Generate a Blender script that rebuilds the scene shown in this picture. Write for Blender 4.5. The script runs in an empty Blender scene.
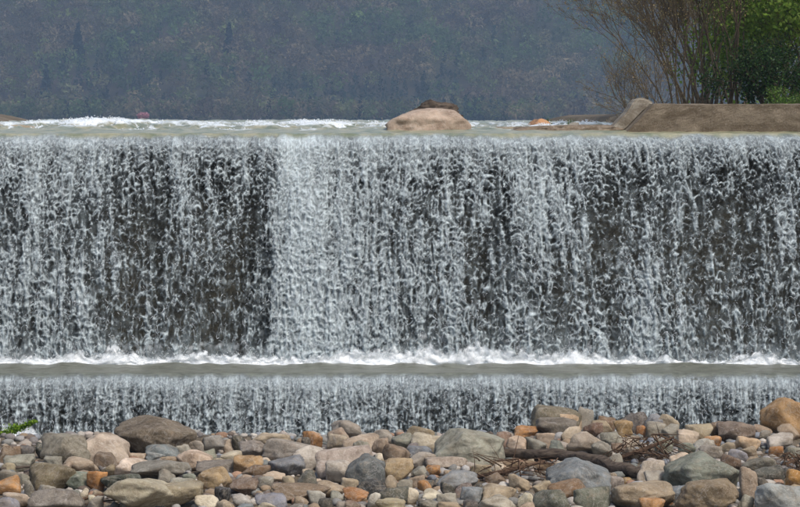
import bpy, bmesh, math, random
import numpy as np

# ------------------------------------------------------------------ camera, sky, sun, exposure
S = bpy.context.scene
COL = S.collection
CAM_Z = 6.2            # the gravel bar is z = 0, the crest of the upper fall about 5.78
FPX, CX, CY, HORIZON = 2250.0, 400.0, 253.5, 118.0
THETA = math.atan((CY - HORIZON) / FPX)
cam_data = bpy.data.cameras.new('camera')
cam = bpy.data.objects.new('camera', cam_data)
COL.objects.link(cam)
cam.location = (0, 0, CAM_Z)
cam.rotation_euler = (math.pi / 2 - THETA, 0, 0)
cam_data.sensor_width = 36.0
cam_data.lens = FPX / 800.0 * 36.0
cam_data.clip_start = 0.5
cam_data.clip_end = 6000
S.camera = cam

SUN_EL, SUN_AZ = math.radians(56), math.radians(140)   # azimuth clockwise from +Y: behind the camera, to the right
world = bpy.data.worlds.new('World')
S.world = world
world.use_nodes = True
wn = world.node_tree
wn.nodes.clear()
w_out = wn.nodes.new('ShaderNodeOutputWorld')
w_bg = wn.nodes.new('ShaderNodeBackground')
w_sky = wn.nodes.new('ShaderNodeTexSky')
w_sky.sky_type = 'NISHITA'
w_sky.sun_disc = False
w_sky.sun_elevation = SUN_EL
w_sky.sun_rotation = SUN_AZ
w_sky.air_density = 1.0
w_sky.dust_density = 3.0
w_sky.ozone_density = 1.0
w_bg.inputs['Strength'].default_value = 0.10
wn.links.new(w_sky.outputs[0], w_bg.inputs[0])
wn.links.new(w_bg.outputs[0], w_out.inputs[0])

sun_data = bpy.data.lights.new('sun', 'SUN')
sun_data.energy = 1.5
sun_data.angle = math.radians(12)
sun_data.color = (1.0, 0.95, 0.87)
sun = bpy.data.objects.new('sun', sun_data)
COL.objects.link(sun)
sun.location = (20, -20, 60)
sun.rotation_euler = (math.pi / 2 - SUN_EL, 0, math.pi - SUN_AZ)

S.view_settings.view_transform = 'Standard'
S.view_settings.look = 'None'
S.view_settings.exposure = 0.85
S.view_settings.gamma = 1.0
S.render.engine = 'CYCLES'
S.cycles.use_denoising = True
S.cycles.max_bounces = 7
S.cycles.diffuse_bounces = 3
S.cycles.glossy_bounces = 2
S.cycles.transmission_bounces = 2
S.cycles.transparent_max_bounces = 16
S.cycles.volume_bounces = 1
S.cycles.sample_clamp_indirect = 4.0

rng = np.random.default_rng(11)
random.seed(11)


def at(px, py, d):
    """The point seen at photo pixel (px, py) that stands d metres in front of the camera."""
    a, b = (px - CX) / FPX, (CY - py) / FPX
    Y = math.cos(THETA) + b * math.sin(THETA)
    Z = -math.sin(THETA) + b * math.cos(THETA)
    return np.array([a * d / Y, d, CAM_Z + Z * d / Y])


def ground_d(py, z=0.0):
    b = (CY - py) / FPX
    Y = math.cos(THETA) + b * math.sin(THETA)
    Z = -math.sin(THETA) + b * math.cos(THETA)
    return (z - CAM_Z) * Y / Z


# ------------------------------------------------------------------ noise
_perm = np.random.default_rng(5).permutation(256)
_perm = np.concatenate([_perm, _perm, _perm])
_g3 = np.array([[1, 1, 0], [-1, 1, 0], [1, -1, 0], [-1, -1, 0], [1, 0, 1], [-1, 0, 1], [1, 0, -1], [-1, 0, -1],
                [0, 1, 1], [0, -1, 1], [0, 1, -1], [0, -1, -1], [1, 1, 0], [-1, 1, 0], [0, -1, 1], [0, -1, -1]], float)


def pn(x, y, z=0.0):
    x, y, z = np.broadcast_arrays(np.asarray(x, float), np.asarray(y, float), np.asarray(z, float))
    xi, yi, zi = np.floor(x).astype(int), np.floor(y).astype(int), np.floor(z).astype(int)
    xf, yf, zf = x - xi, y - yi, z - zi
    xi, yi, zi = xi & 255, yi & 255, zi & 255
    u, v, w = (t * t * t * (t * (t * 6 - 15) + 10) for t in (xf, yf, zf))
    out = 0.0
    for i in (0, 1):
        for j in (0, 1):
            for k in (0, 1):
                h = _perm[_perm[_perm[xi + i] + yi + j] + zi + k] & 15
                g = _g3[h]
                dot = g[..., 0] * (xf - i) + g[..., 1] * (yf - j) + g[..., 2] * (zf - k)
                out = out + dot * (u if i else 1 - u) * (v if j else 1 - v) * (w if k else 1 - w)
    return out


def fbm(x, y, z=0.0, octaves=4, gain=0.5):
    s, a = 0.0, 1.0
    for _ in range(octaves):
        s = s + a * pn(x, y, z)
        x, y, z = np.asarray(x) * 2.03 + 7.1, np.asarray(y) * 2.03 + 3.7, np.asarray(z) * 2.03 + 1.3
        a *= gain
    return s


def sstep(a, b, x):
    t = np.clip((x - a) / (b - a), 0, 1)
    return t * t * (3 - 2 * t)


def cellf(u, v, seed):
    """F1 and F2 of a jittered cell pattern, and the id of the nearest cell."""
    iu, iv = np.floor(u).astype(int), np.floor(v).astype(int)
    f1 = np.full(u.shape, 9.0)
    f2 = np.full(u.shape, 9.0)
    idn = np.zeros(u.shape)
    for a in (-1, 0, 1):
        for b in (-1, 0, 1):
            h = _perm[_perm[(iu + a + seed) & 255] + ((iv + b) & 255)]
            h2 = _perm[h + 91 & 255]
            jx, jy = h / 255.0, h2 / 255.0
            d = np.hypot(iu + a + 0.1 + 0.8 * jx - u, iv + b + 0.1 + 0.8 * jy - v)
            near = d < f1
            f2 = np.where(near, f1, np.minimum(f2, d))
            idn = np.where(near, h2 / 255.0, idn)
            f1 = np.where(near, d, f1)
    return f1, f2, idn


def arcs(u, v, seed, bend):
    """How far below the nearest hanging arch a point lies; the arches overlap like fish scales."""
    iu, iv = np.floor(u).astype(int), np.floor(v).astype(int)
    best = np.full(u.shape, 1.6)
    for a in (-1, 0, 1):
        for b in (-2, -1, 0, 1):
            h = _perm[_perm[(iu + a + seed) & 255] + ((iv + b) & 255)]
            h2 = _perm[h + 57 & 255]
            h3 = _perm[h2 + 101 & 255] / 255.0
            du = iu + a + h / 255.0 - u
            t = v - (iv + b + h2 / 255.0) - bend * (0.6 + 0.9 * h3) * du * du
            best = np.where((t > 0) & (np.abs(du) < 0.45 + 0.5 * h3), np.minimum(best, t), best)
    return best


# ------------------------------------------------------------------ mesh helpers
def new_mesh(name, verts, faces, smooth=True):
    me = bpy.data.meshes.new(name)
    verts = np.asarray(verts, np.float32)
    if isinstance(faces, np.ndarray):
        n, k = faces.shape
        me.vertices.add(len(verts))
        me.vertices.foreach_set('co', verts.ravel())
        me.loops.add(n * k)
        me.loops.foreach_set('vertex_index', faces.astype(np.int32).ravel())
        me.polygons.add(n)
        me.polygons.foreach_set('loop_start', np.arange(0, n * k, k, dtype=np.int32))
        me.update(calc_edges=True)
    else:
        me.from_pydata([tuple(map(float, v)) for v in verts], [], [tuple(f) for f in faces])
    me.polygons.foreach_set('use_smooth', np.full(len(me.polygons), smooth))
    me.update()
    return me


def link(name, me, material=None, parent=None, loc=None, label=None, category=None, group=None, kind=None):
    o = bpy.data.objects.new(name, me)
    COL.objects.link(o)
    if material is not None and me is not None and not me.materials:
        me.materials.append(material)
    if parent is not None:
        o.parent = parent
    if loc is not None:
        o.location = tuple(map(float, loc))
    for k, v in (('label', label), ('category', category), ('group', group), ('kind', kind)):
        if v:
            o[k] = v
    return o


def add_attr(me, name, values):
    a = me.attributes.new(name, 'FLOAT', 'POINT')
    a.data.foreach_set('value', np.asarray(values, np.float32).ravel())


def add_color(me, name, values):
    a = me.attributes.new(name, 'FLOAT_COLOR', 'POINT')
    v = np.ones((len(values), 4), np.float32)
    v[:, :3] = values
    a.data.foreach_set('color', v.ravel())


def grid_faces(nr, nc, keep=None):
    i = np.arange(nr * nc).reshape(nr, nc)
    f = np.stack([i[:-1, :-1], i[:-1, 1:], i[1:, 1:], i[1:, :-1]], -1).reshape(-1, 4)
    if keep is not None:
        f = f[keep.reshape(-1)]
    return f


def compact(verts, faces, *attrs):
    used = np.unique(faces)
    remap = np.zeros(len(verts), int)
    remap[used] = np.arange(len(used))
    return (verts[used], remap[faces]) + tuple(a[used] for a in attrs)


def tubes(segs, sides=4):
    """segs: list of (points Nx3, radii N) -> verts, quad faces (open tubes, tip closed by a small radius)."""
    V, F, base = [], [], 0
    ang = np.linspace(0, 2 * np.pi, sides, endpoint=False)
    for pts, rad in segs:
        pts, rad = np.asarray(pts, float), np.asarray(rad, float)
        n = len(pts)
        t = np.gradient(pts, axis=0)
        t /= np.linalg.norm(t, axis=1, keepdims=True) + 1e-9
        ref = np.where(np.abs(t[:, 2:3]) > 0.9, [[1.0, 0, 0]], [[0, 0, 1.0]])
        a = np.cross(t, ref)
        a /= np.linalg.norm(a, axis=1, keepdims=True) + 1e-9
        b = np.cross(t, a)
        ring = pts[:, None] + rad[:, None, None] * (np.cos(ang)[None, :, None] * a[:, None] + np.sin(ang)[None, :, None] * b[:, None])
        V.append(ring.reshape(-1, 3))
        i = np.arange(n * sides).reshape(n, sides)
        j = np.roll(i, -1, 1)
        F.append(np.stack([i[:-1], j[:-1], j[1:], i[1:]], -1).reshape(-1, 4) + base)
        base += n * sides
    return np.concatenate(V), np.concatenate(F)


# ------------------------------------------------------------------ materials
def lin(r, g, b):
    return tuple(((c / 255) / 12.92 if c <= 10 else (((c / 255) + 0.055) / 1.055) ** 2.4) for c in (r, g, b))


class Mat:
    def __init__(self, name):
        self.m = bpy.data.materials.new(name)
        self.m.use_nodes = True
        self.nt = self.m.node_tree
        self.nt.nodes.clear()
        self.out = self.n('ShaderNodeOutputMaterial')

    def n(self, kind, **kw):
        nd = self.nt.nodes.new(kind)
        for k, v in kw.items():
            setattr(nd, k, v)
        return nd

    def l(self, a, b):
        self.nt.links.new(a, b)

    def noise(self, vec, scale, detail=5, rough=0.55, dist=0.0):
        nd = self.n('ShaderNodeTexNoise')
        nd.inputs['Scale'].default_value = scale
        nd.inputs['Detail'].default_value = detail
        nd.inputs['Roughness'].default_value = rough
        nd.inputs['Distortion'].default_value = dist
        if vec is not None:
            self.l(vec, nd.inputs['Vector'])
        return nd.outputs['Fac']

    def ramp(self, fac, stops):
        nd = self.n('ShaderNodeValToRGB')
        e = nd.color_ramp.elements
        while len(e) < len(stops):
            e.new(0.5)
        for i, (p, c) in enumerate(stops):
            e[i].position = p
            e[i].color = (c, c, c, 1) if isinstance(c, (int, float)) else tuple(c) + (1,)
        self.l(fac, nd.inputs['Fac'])
        return nd.outputs['Color']

    def mix(self, fac, a, b, mode='MIX'):
        nd = self.n('ShaderNodeMix', data_type='RGBA', blend_type=mode)
        for sock, v in ((nd.inputs[0], fac), (nd.inputs[6], a), (nd.inputs[7], b)):
            if isinstance(v, (int, float)):
                sock.default_value = v
            elif isinstance(v, tuple):
                sock.default_value = v + (1,)
            else:
                self.l(v, sock)
        return nd.outputs[2]

    def math(self, op, a, b=None):
        nd = self.n('ShaderNodeMath', operation=op)
        for i, v in enumerate((a, b)):
            if v is None:
                continue
            if isinstance(v, (int, float)):
                nd.inputs[i].default_value = v
            else:
                self.l(v, nd.inputs[i])
        return nd.outputs[0]

    def bump(self, h, strength=0.5, dist=0.02):
        nd = self.n('ShaderNodeBump')
        nd.inputs['Strength'].default_value = strength
        nd.inputs['Distance'].default_value = dist
        self.l(h, nd.inputs['Height'])
        return nd.outputs[0]

    def principled(self, color, rough=0.7, spec=0.4, normal=None, **kw):
        p = self.n('ShaderNodeBsdfPrincipled')
        for sock, v in ((p.inputs['Base Color'], color), (p.inputs['Roughness'], rough), (p.inputs['Specular IOR Level'], spec)):
            if isinstance(v, (int, float)):
                sock.default_value = v
            elif isinstance(v, tuple):
                sock.default_value = v + (1,)
            else:
                self.l(v, sock)
        if normal is not None:
            self.l(normal, p.inputs['Normal'])
        for k, v in kw.items():
            p.inputs[k.replace('_', ' ')].default_value = v
        return p.outputs[0]

    def done(self, shader):
        self.l(shader, self.out.inputs['Surface'])
        return self.m


def objcoord(M):
    return M.n('ShaderNodeTexCoord').outputs['Object']


def make_stone_material():
    M = Mat('stone')
    co = objcoord(M)
    info = M.n('ShaderNodeObjectInfo')
    off = M.n('ShaderNodeVectorMath', operation='SCALE')
    off.inputs[0].default_value = (37, 17, 53)
    M.l(info.outputs['Random'], off.inputs['Scale'])
    add = M.n('ShaderNodeVectorMath', operation='ADD')
    M.l(co, add.inputs[0]); M.l(off.outputs[0], add.inputs[1])
    v = add.outputs[0]
    big = M.noise(v, 3.2, 5, 0.6, 0.6)
    fine = M.noise(v, 26, 6, 0.7)
    speck = M.noise(v, 95, 3, 0.6)
    c = info.outputs['Color']
    dark = M.mix(1.0, c, (0.50, 0.47, 0.44), 'MULTIPLY')
    light = M.mix(0.30, c, (0.62, 0.58, 0.52))
    k = M.mix(M.ramp(big, [(0.36, 0.0), (0.62, 1.0)]), dark, c)
    k = M.mix(M.ramp(fine, [(0.50, 0.0), (0.72, 0.75)]), k, light)
    rust = M.mix(0.45, c, lin(140, 104, 70))
    k = M.mix(M.ramp(M.noise(v, 5.5, 4, 0.6, 1.0), [(0.60, 0.0), (0.74, 0.55)]), k, rust)
    k = M.mix(M.ramp(speck, [(0.30, 0.7), (0.44, 0.0)]), k, M.mix(1.0, c, (0.35, 0.34, 0.33), 'MULTIPLY'))
    vein = M.ramp(M.noise(v, 2.1, 3, 0.5, 1.4), [(0.485, 0.0), (0.5, 0.45), (0.515, 0.0)])
    k = M.mix(vein, k, M.mix(0.5, c, (0.6, 0.57, 0.52)))
    dust = M.noise(v, 7.0, 7, 0.75, 0.8)
    k = M.mix(M.ramp(dust, [(0.50, 0.0), (0.66, 0.55)]), k, lin(150, 138, 120))
    h = M.math('ADD', M.math('MULTIPLY', fine, 0.7), M.math('MULTIPLY', speck, 0.3))
    nrm = M.bump(h, 0.8, 0.04)
    return M.done(M.principled(k, 0.82, 0.25, nrm))


def make_gravel_material():
    M = Mat('gravel')
    co = objcoord(M)
    n1 = M.noise(co, 9, 6, 0.65)
    n2 = M.noise(co, 60, 4, 0.7)
    k = M.mix(M.ramp(n1, [(0.35, 0.0), (0.65, 1.0)]), lin(92, 80, 66), lin(142, 128, 110))
    k = M.mix(M.ramp(n2, [(0.4, 0.7), (0.6, 0.0)]), k, lin(60, 54, 47))
    return M.done(M.principled(k, 0.9, 0.2, M.bump(n2, 0.8, 0.03)))


def make_pebble_material():
    M = Mat('pebble')
    at_ = M.n('ShaderNodeAttribute', attribute_name='tint')
    co = objcoord(M)
    n2 = M.noise(co, 45, 4, 0.7)
    k = M.mix(M.ramp(n2, [(0.35, 0.6), (0.6, 0.0)]), at_.outputs['Color'], M.mix(1.0, at_.outputs['Color'], (0.45, 0.43, 0.4), 'MULTIPLY'))
    return M.done(M.principled(k, 0.85, 0.25, M.bump(n2, 0.4, 0.01)))


def make_concrete(name, a, b, wet=False):
    M = Mat(name)
    co = objcoord(M)
    mp = M.n('ShaderNodeMapping')
    mp.inputs['Scale'].default_value = (0.6, 0.6, 1.6)
    M.l(co, mp.inputs['Vector'])
    lay = M.noise(mp.outputs[0], 2.2, 6, 0.65, 0.4)
    n1 = M.noise(co, 3.0, 6, 0.65)
    n2 = M.noise(co, 22, 9, 0.85)
    k = M.mix(M.ramp(n1, [(0.35, 0.0), (0.65, 1.0)]), a, b)
    k = M.mix(M.ramp(lay, [(0.42, 0.75), (0.58, 0.0)]), k, M.mix(1.0, a, (0.62, 0.58, 0.52), 'MULTIPLY'))
    k = M.mix(M.ramp(n2, [(0.54, 0.0), (0.64, 0.8)]), k, M.mix(0.4, b, (0.5, 0.47, 0.42)))
    k = M.mix(M.ramp(n2, [(0.36, 0.95), (0.45, 0.0)]), k, M.mix(1.0, a, (0.35, 0.32, 0.28), 'MULTIPLY'))
    h = M.math('ADD', M.math('MULTIPLY', n2, 0.6), M.math('MULTIPLY', lay, 0.4))
    return M.done(M.principled(k, 0.35 if wet else 0.88, 0.5 if wet else 0.2, M.bump(h, 1.0, 0.09)))


def make_curtain_material(name, thin, thick):
    M = Mat(name)
    foam = M.n('ShaderNodeAttribute', attribute_name='foam').outputs['Fac']
    cov = M.n('ShaderNodeAttribute', attribute_name='cover').outputs['Fac']
    co = objcoord(M)
    mp = M.n('ShaderNodeMapping')
    mp.inputs['Scale'].default_value = (1.0, 1.0, 0.55)
    M.l(co, mp.inputs['Vector'])
    n = M.noise(mp.outputs[0], 34, 4, 0.7, 0.8)
    f = M.math('ADD', foam, M.math('MULTIPLY', M.math('SUBTRACT', n, 0.5), 0.55))
    k = M.mix(M.ramp(f, [(0.10, 0.0), (0.85, 1.0)]), thin, thick)
    nrm = M.bump(n, 0.9, 0.04)
    sh = M.principled(k, 0.09, 0.6, nrm)
    tr = M.n('ShaderNodeBsdfTransparent')
    tr.inputs[0].default_value = (0.93, 0.95, 0.95, 1)
    mx = M.n('ShaderNodeMixShader')
    M.l(cov, mx.inputs[0]); M.l(tr.outputs[0], mx.inputs[1]); M.l(sh, mx.inputs[2])
    return M.done(mx.outputs[0])


def make_river_material():
    M = Mat('river_water')
    foam = M.n('ShaderNodeAttribute', attribute_name='foam').outputs['Fac']
    co = objcoord(M)
    n = M.noise(co, 14, 5, 0.65, 0.3)
    n2 = M.noise(co, 2.2, 4, 0.6, 0.4)
    deep = M.mix(M.ramp(n2, [(0.38, 0.0), (0.62, 1.0)]), lin(112, 118, 92), lin(160, 154, 126))
    f = M.math('ADD', foam, M.math('MULTIPLY', M.math('SUBTRACT', n, 0.5), 0.8))
    k = M.mix(M.ramp(f, [(0.35, 0.0), (0.75, 1.0)]), deep, (0.80, 0.83, 0.82))
    return M.done(M.principled(k, 0.28, 0.3, M.bump(n, 0.6, 0.04)))


def make_ledge_material():
    M = Mat('ledge_water')
    co = objcoord(M)
    mp = M.n('ShaderNodeMapping')
    mp.inputs['Scale'].default_value = (0.7, 2.0, 1.0)
    M.l(co, mp.inputs['Vector'])
    n = M.noise(mp.outputs[0], 7, 6, 0.65, 0.4)
    k = M.mix(M.ramp(n, [(0.35, 0.0), (0.68, 1.0)]), lin(80, 82, 72), lin(122, 124, 112))
    return M.done(M.principled(k, 0.3, 0.35, M.bump(n, 0.5, 0.05)))


def make_foam_material():
    M = Mat('foam')
    co = objcoord(M)
    n = M.noise(co, 12, 6, 0.7)
    k = M.mix(M.ramp(n, [(0.35, 0.0), (0.6, 1.0)]), (0.72, 0.77, 0.79), (0.90, 0.92, 0.92))
    cov = M.n('ShaderNodeAttribute', attribute_name='cover').outputs['Fac']
    tr = M.n('ShaderNodeBsdfTransparent')
    mx = M.n('ShaderNodeMixShader')
    M.l(cov, mx.inputs[0]); M.l(tr.outputs[0], mx.inputs[1])
    M.l(M.principled(k, 0.6, 0.3, M.bump(n, 0.6, 0.05)), mx.inputs[2])
    return M.done(mx.outputs[0])


def make_simple(name, a, b, scale=8, rough=0.85, spec=0.2, bump=0.5, stretch=None):
    M = Mat(name)
    co = objcoord(M)
    if stretch:
        mp = M.n('ShaderNodeMapping')
        mp.inputs['Scale'].default_value = stretch
        M.l(co, mp.inputs['Vector'])
        co = mp.outputs[0]
    n = M.noise(co, scale, 6, 0.65, 0.3)
    k = M.mix(M.ramp(n, [(0.34, 0.0), (0.66, 1.0)]), a, b)
    return M.done(M.principled(k, rough, spec, M.bump(n, bump, 0.03)))


def make_leaf_material(name, translucent=0.35):
    M = Mat(name)
    a = M.n('ShaderNodeAttribute', attribute_name='tint').outputs['Color']
    d = M.principled(a, 0.6, 0.25)
    t = M.n('ShaderNodeBsdfTranslucent')
    M.l(a, t.inputs[0])
    mx = M.n('ShaderNodeMixShader')
    mx.inputs[0].default_value = translucent
    M.l(d, mx.inputs[1]); M.l(t.outputs[0], mx.inputs[2])
    return M.done(mx.outputs[0])


def make_ground_material():
    M = Mat('ground')
    co = objcoord(M)
    n1 = M.noise(co, 0.9, 6, 0.65)
    n2 = M.noise(co, 25, 5, 0.7)
    n3 = M.noise(co, 0.02, 6, 0.6)
    k = M.mix(M.ramp(n1, [(0.35, 0.0), (0.65, 1.0)]), lin(100, 90, 75), lin(142, 129, 110))
    k = M.mix(M.ramp(n2, [(0.4, 0.8), (0.6, 0.0)]), k, lin(62, 56, 48))
    hill = M.mix(M.ramp(n3, [(0.4, 0.0), (0.6, 1.0)]), lin(54, 48, 42), lin(52, 54, 38))
    geo = M.n('ShaderNodeSeparateXYZ')
    M.l(co, geo.inputs[0])
    far = M.math('GREATER_THAN', geo.outputs['Y'], 135.0)
    k = M.mix(far, k, hill)
    return M.done(M.principled(k, 0.9, 0.15, M.bump(n2, 0.6, 0.04)))


STONE = make_stone_material()
PEBBLE = make_pebble_material()
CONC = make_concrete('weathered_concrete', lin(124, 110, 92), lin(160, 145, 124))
WET = make_concrete('wet_concrete', lin(74, 66, 50), lin(100, 90, 70), True)
FALL = make_curtain_material('falling_water', (0.13, 0.15, 0.155), (0.66, 0.745, 0.755))
RIVER = make_river_material()
LEDGE = make_ledge_material()
FOAM = make_foam_material()
DROP = make_simple('spray', (0.72, 0.78, 0.82), (0.88, 0.90, 0.92), 20, 0.12, 0.6, 0.2)
WOOD = make_simple('driftwood', lin(54, 46, 40), lin(104, 92, 80), 16, 0.9, 0.15, 0.9, (0.25, 1.0, 1.0))
PALEWOOD = make_simple('split_driftwood', lin(98, 80, 62), lin(140, 120, 96), 16, 0.9, 0.15, 0.9, (0.25, 1.0, 1.0))
TWIG = make_simple('dead_twig', lin(66, 52, 42), lin(112, 90, 72), 20, 0.9, 0.1, 0.4)
BARK = make_simple('bark', lin(74, 64, 52), lin(112, 100, 82), 12, 0.9, 0.1, 0.6)
PALEBARK = make_simple('pale_bark', lin(150, 145, 132), lin(196, 192, 180), 12, 0.9, 0.1, 0.4)
LEAF = make_leaf_material('leaf')
WOODS = make_leaf_material('distant_foliage', 0.5)
GROUND = make_ground_material()

# ------------------------------------------------------------------ ground sheet
CREST, LEDGE_Z, POOL_Z = 5.86, 0.78, -0.75


def hill_z(x, y):
    start = 1130 + 55 * pn(x / 260.0, 0.3) + 30 * pn(x / 90.0, 4.3)
    up = np.clip(y - start, 0, None)
    z = up * 0.46 + up / (up + 60) * (34 * pn(x / 130.0 + 0.55 * y / 130.0, y / 260.0 + 9.1) + 9 * pn(x / 50.0, y / 60.0, 2.2))
    return 3.4 + np.minimum(z, 150 + 0.12 * z)


def ground_z(x, y):
    down = 0.03 * pn(x * 0.7, y * 0.7) - 0.03 + 0.05 * pn(x * 0.2, y * 0.25, 3.0)
    down = down - 1.15 * sstep(43.8, 47.2, y + 0.5 * pn(x * 0.5, 3.3)) * (y < 52)
    side = np.abs(x)
    down = down + 6.0 * sstep(15.0, 24.0, side)
    up = 5.25 + 0.0 * x
    right = sstep(6.4, 7.4, x - 0.0 * y) * sstep(52.8, 54.0, y)
    up = up + right * (0.85 + 0.02 * (y - 54).clip(0, 12))
    up = up + sstep(14.0, 20.0, side) * (1 - right) * 1.3
    up = np.where(y > 100, up + (5.5 - up) * sstep(104, 126, y), up)
    z = np.where(y < 50.95, down, up)
    z = np.where(y > 130, hill_z(x, y) + 2.1 * sstep(170, 132, y), z)
    return z


gx = np.unique(np.concatenate([np.arange(-24, 24.01, 0.6), np.linspace(-24, -120, 14), np.linspace(24, 120, 14),
                               np.linspace(-120, -1800, 85), np.linspace(120, 1800, 85)]))
gy = np.unique(np.concatenate([np.linspace(-300, 0, 12), np.linspace(0, 30, 16), np.arange(30, 50.9, 0.4), [50.9, 51.0], np.arange(51.4, 64, 0.5),
                               np.arange(64, 132, 4.0), np.linspace(132, 1040, 30), np.linspace(1040, 1560, 60), np.linspace(1560, 2600, 14)]))
GX, GY = np.meshgrid(gx, gy)
GZ = ground_z(GX, GY)
me = new_mesh('ground', np.stack([GX, GY, GZ], -1).reshape(-1, 3), grid_faces(len(gy), len(gx))[:, ::1])
link('ground', me, GROUND, label='gravel and soil ground running back to the wooded hillside', kind='structure')

# ------------------------------------------------------------------ the dam
def box_mesh(name, x0, x1, y0, y1, z0, z1, bev=0.03, cuts=0):
    bm = bmesh.new()
    bmesh.ops.create_cube(bm, size=1.0)
    for v in bm.verts:
        v.co = ((x0 + x1) / 2 + v.co.x * (x1 - x0), (y0 + y1) / 2 + v.co.y * (y1 - y0), (z0 + z1) / 2 + v.co.z * (z1 - z0))
    bmesh.ops.bevel(bm, geom=list(bm.edges), offset=bev, segments=2, affect='EDGES')
    m = bpy.data.meshes.new(name)
    bm.to_mesh(m)
    bm.free()
    return m


dam = link('concrete_dam', None, loc=(0, 50.5, -1.2), label='dark wet concrete two step river dam behind the falling water', category='dam')
WX = 17.0


def dam_part(name, *b):
    m = box_mesh(name, b[0], b[1], b[2] - 50.5, b[3] - 50.5, b[4] + 1.2, b[5] + 1.2, 0.05)
    link(name, m, WET, dam)


dam_part('upper_wall', -WX, WX, 50.42, 52.2, -1.0, 5.62)
dam_part('ledge', -WX, WX, 47.95, 50.40, -1.6, 0.55)

# ------------------------------------------------------------------ river above the crest
rx = np.linspace(-16.5, 16.5, 440)
rs = np.concatenate([np.linspace(-0.14, 1.6, 40), 1.6 + 80 * np.linspace(0, 1, 150)[1:] ** 2.0])
RX, RS = np.meshgrid(rx, rs)
RYs = 50.12 + RS
over = np.clip(-RS, 0, None)
draw = 0.06 * sstep(0.0, 1.8, RS) + 0.04 * sstep(2.0, 12, RS)
zz = CREST + draw - 2.6 * over ** 1.5
amp = sstep(0.6, 4.0, RS)
wave = fbm(RX * 0.9, RYs * 0.45, 1.7, 4, 0.55)
chop = np.abs(fbm(RX * 2.6, RYs * 1.2, 4.0, 3, 0.5))
rough = 0.45 + 0.75 * sstep(-9, -3.0, RX * 50 / RYs) * 0 + 0.65 * np.exp(-((RX * 50 / RYs + 6.6) / 1.4) ** 2) + 0.25 * np.exp(-((RX * 50 / RYs + 2.0) / 1.6) ** 2)
zz = zz + amp * (0.06 * wave + rough * 0.14 * sstep(-0.05, 0.45, wave) + rough * 0.09 * chop) + 0.015 * fbm(RX * 5, RYs * 3, 2.0, 2)
zz = zz + 0.020 * sstep(0.0, 0.8, RS) * fbm(RX * 0.8, RS * 1.1, 7.0, 3)
foam = np.clip(amp * (sstep(0.08, 0.5, wave + 0.25 * (chop - 0.2)) * rough * 1.15 + 0.25 * sstep(0.25, 0.6, chop)), 0, 1)
foam = np.clip(foam + amp * 0.8 * sstep(0.20, 0.55, fbm(RX * 1.7, RYs * 0.9, 13.0, 4, 0.6)), 0, 1)
foam = foam * (1 - 0.6 * sstep(58, 80, RYs))
me = new_mesh('river', np.stack([RX, RYs, zz], -1).reshape(-1, 3), grid_faces(len(rs), len(rx)))
add_attr(me, 'foam', foam)
river = link('river', me, RIVER, label='shallow greenish river sliding over the crest of the dam', kind='structure')


def river_surface(x, y):
    j = np.clip(np.searchsorted(rx, x), 0, len(rx) - 1)
    i = np.clip(np.searchsorted(rs + 50.12, y), 0, len(rs) - 1)
    return float(zz[i, j])


# frothy wave crests on the river, blown white
def droplet_mesh(points, sizes, stretch, name, jitter_axes=True):
    base = np.array([[1, 0, 0], [-1, 0, 0], [0, 1, 0], [0, -1, 0], [0, 0, 1], [0, 0, -1]], float)
    tri = np.array([[0, 2, 4], [2, 1, 4], [1, 3, 4], [3, 0, 4], [2, 0, 5], [1, 2, 5], [3, 1, 5], [0, 3, 5]])
    n = len(points)
    sc = sizes[:, None, None] * (0.6 + 0.8 * rng.random((n, 1, 3)))
    sc[:, :, 2] *= np.asarray(stretch).reshape(-1, 1)
    v = base[None] * sc
    a = rng.random(n) * 6.28
    ca, sa = np.cos(a)[:, None], np.sin(a)[:, None]
    v = np.stack([v[..., 0] * ca - v[..., 1] * sa, v[..., 0] * sa + v[..., 1] * ca, v[..., 2]], -1)
    t = (rng.random(n) - 0.5)[:, None] * 1.2
    v = np.stack([v[..., 0] * np.cos(t) + v[..., 2] * np.sin(t), v[..., 1], -v[..., 0] * np.sin(t) + v[..., 2] * np.cos(t)], -1)
    v = v + points[:, None]
    f = tri[None] + (np.arange(n) * 6)[:, None, None]
    return new_mesh(name, v.reshape(-1, 3), f.reshape(-1, 3))


fx, fy = rng.uniform(-12, 12, 60000), 50.8 + 12 * rng.random(60000) ** 1.5
fj = np.clip(np.searchsorted(rx, fx), 0, len(rx) - 1)
fi = np.clip(np.searchsorted(rs + 50.12, fy), 0, len(rs) - 1)
pick = np.flatnonzero(rng.random(60000) < (foam[fi, fj] - 0.45) * 1.3)[:6000]
fx, fy, fi, fj = fx[pick], fy[pick], fi[pick], fj[pick]
pts = np.stack([fx, fy, zz[fi, fj] + 0.01 + 0.06 * foam[fi, fj] * rng.random(len(fx)) ** 2.5], -1)
szs = rng.uniform(0.008, 0.022, len(fx))
me = droplet_mesh(np.array(pts), np.array(szs), np.full(len(szs), 0.8), 'froth')
link('froth', me, DROP, river, kind='stuff')

# ------------------------------------------------------------------ falling water
def soften(a):
    b = a.copy()
    b[1:-1] = 0.25 * a[:-2] + 0.5 * a[1:-1] + 0.25 * a[2:]
    c = b.copy()
    c[:, 1:-1] = 0.25 * b[:, :-2] + 0.5 * b[:, 1:-1] + 0.25 * b[:, 2:]
    return c


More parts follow.
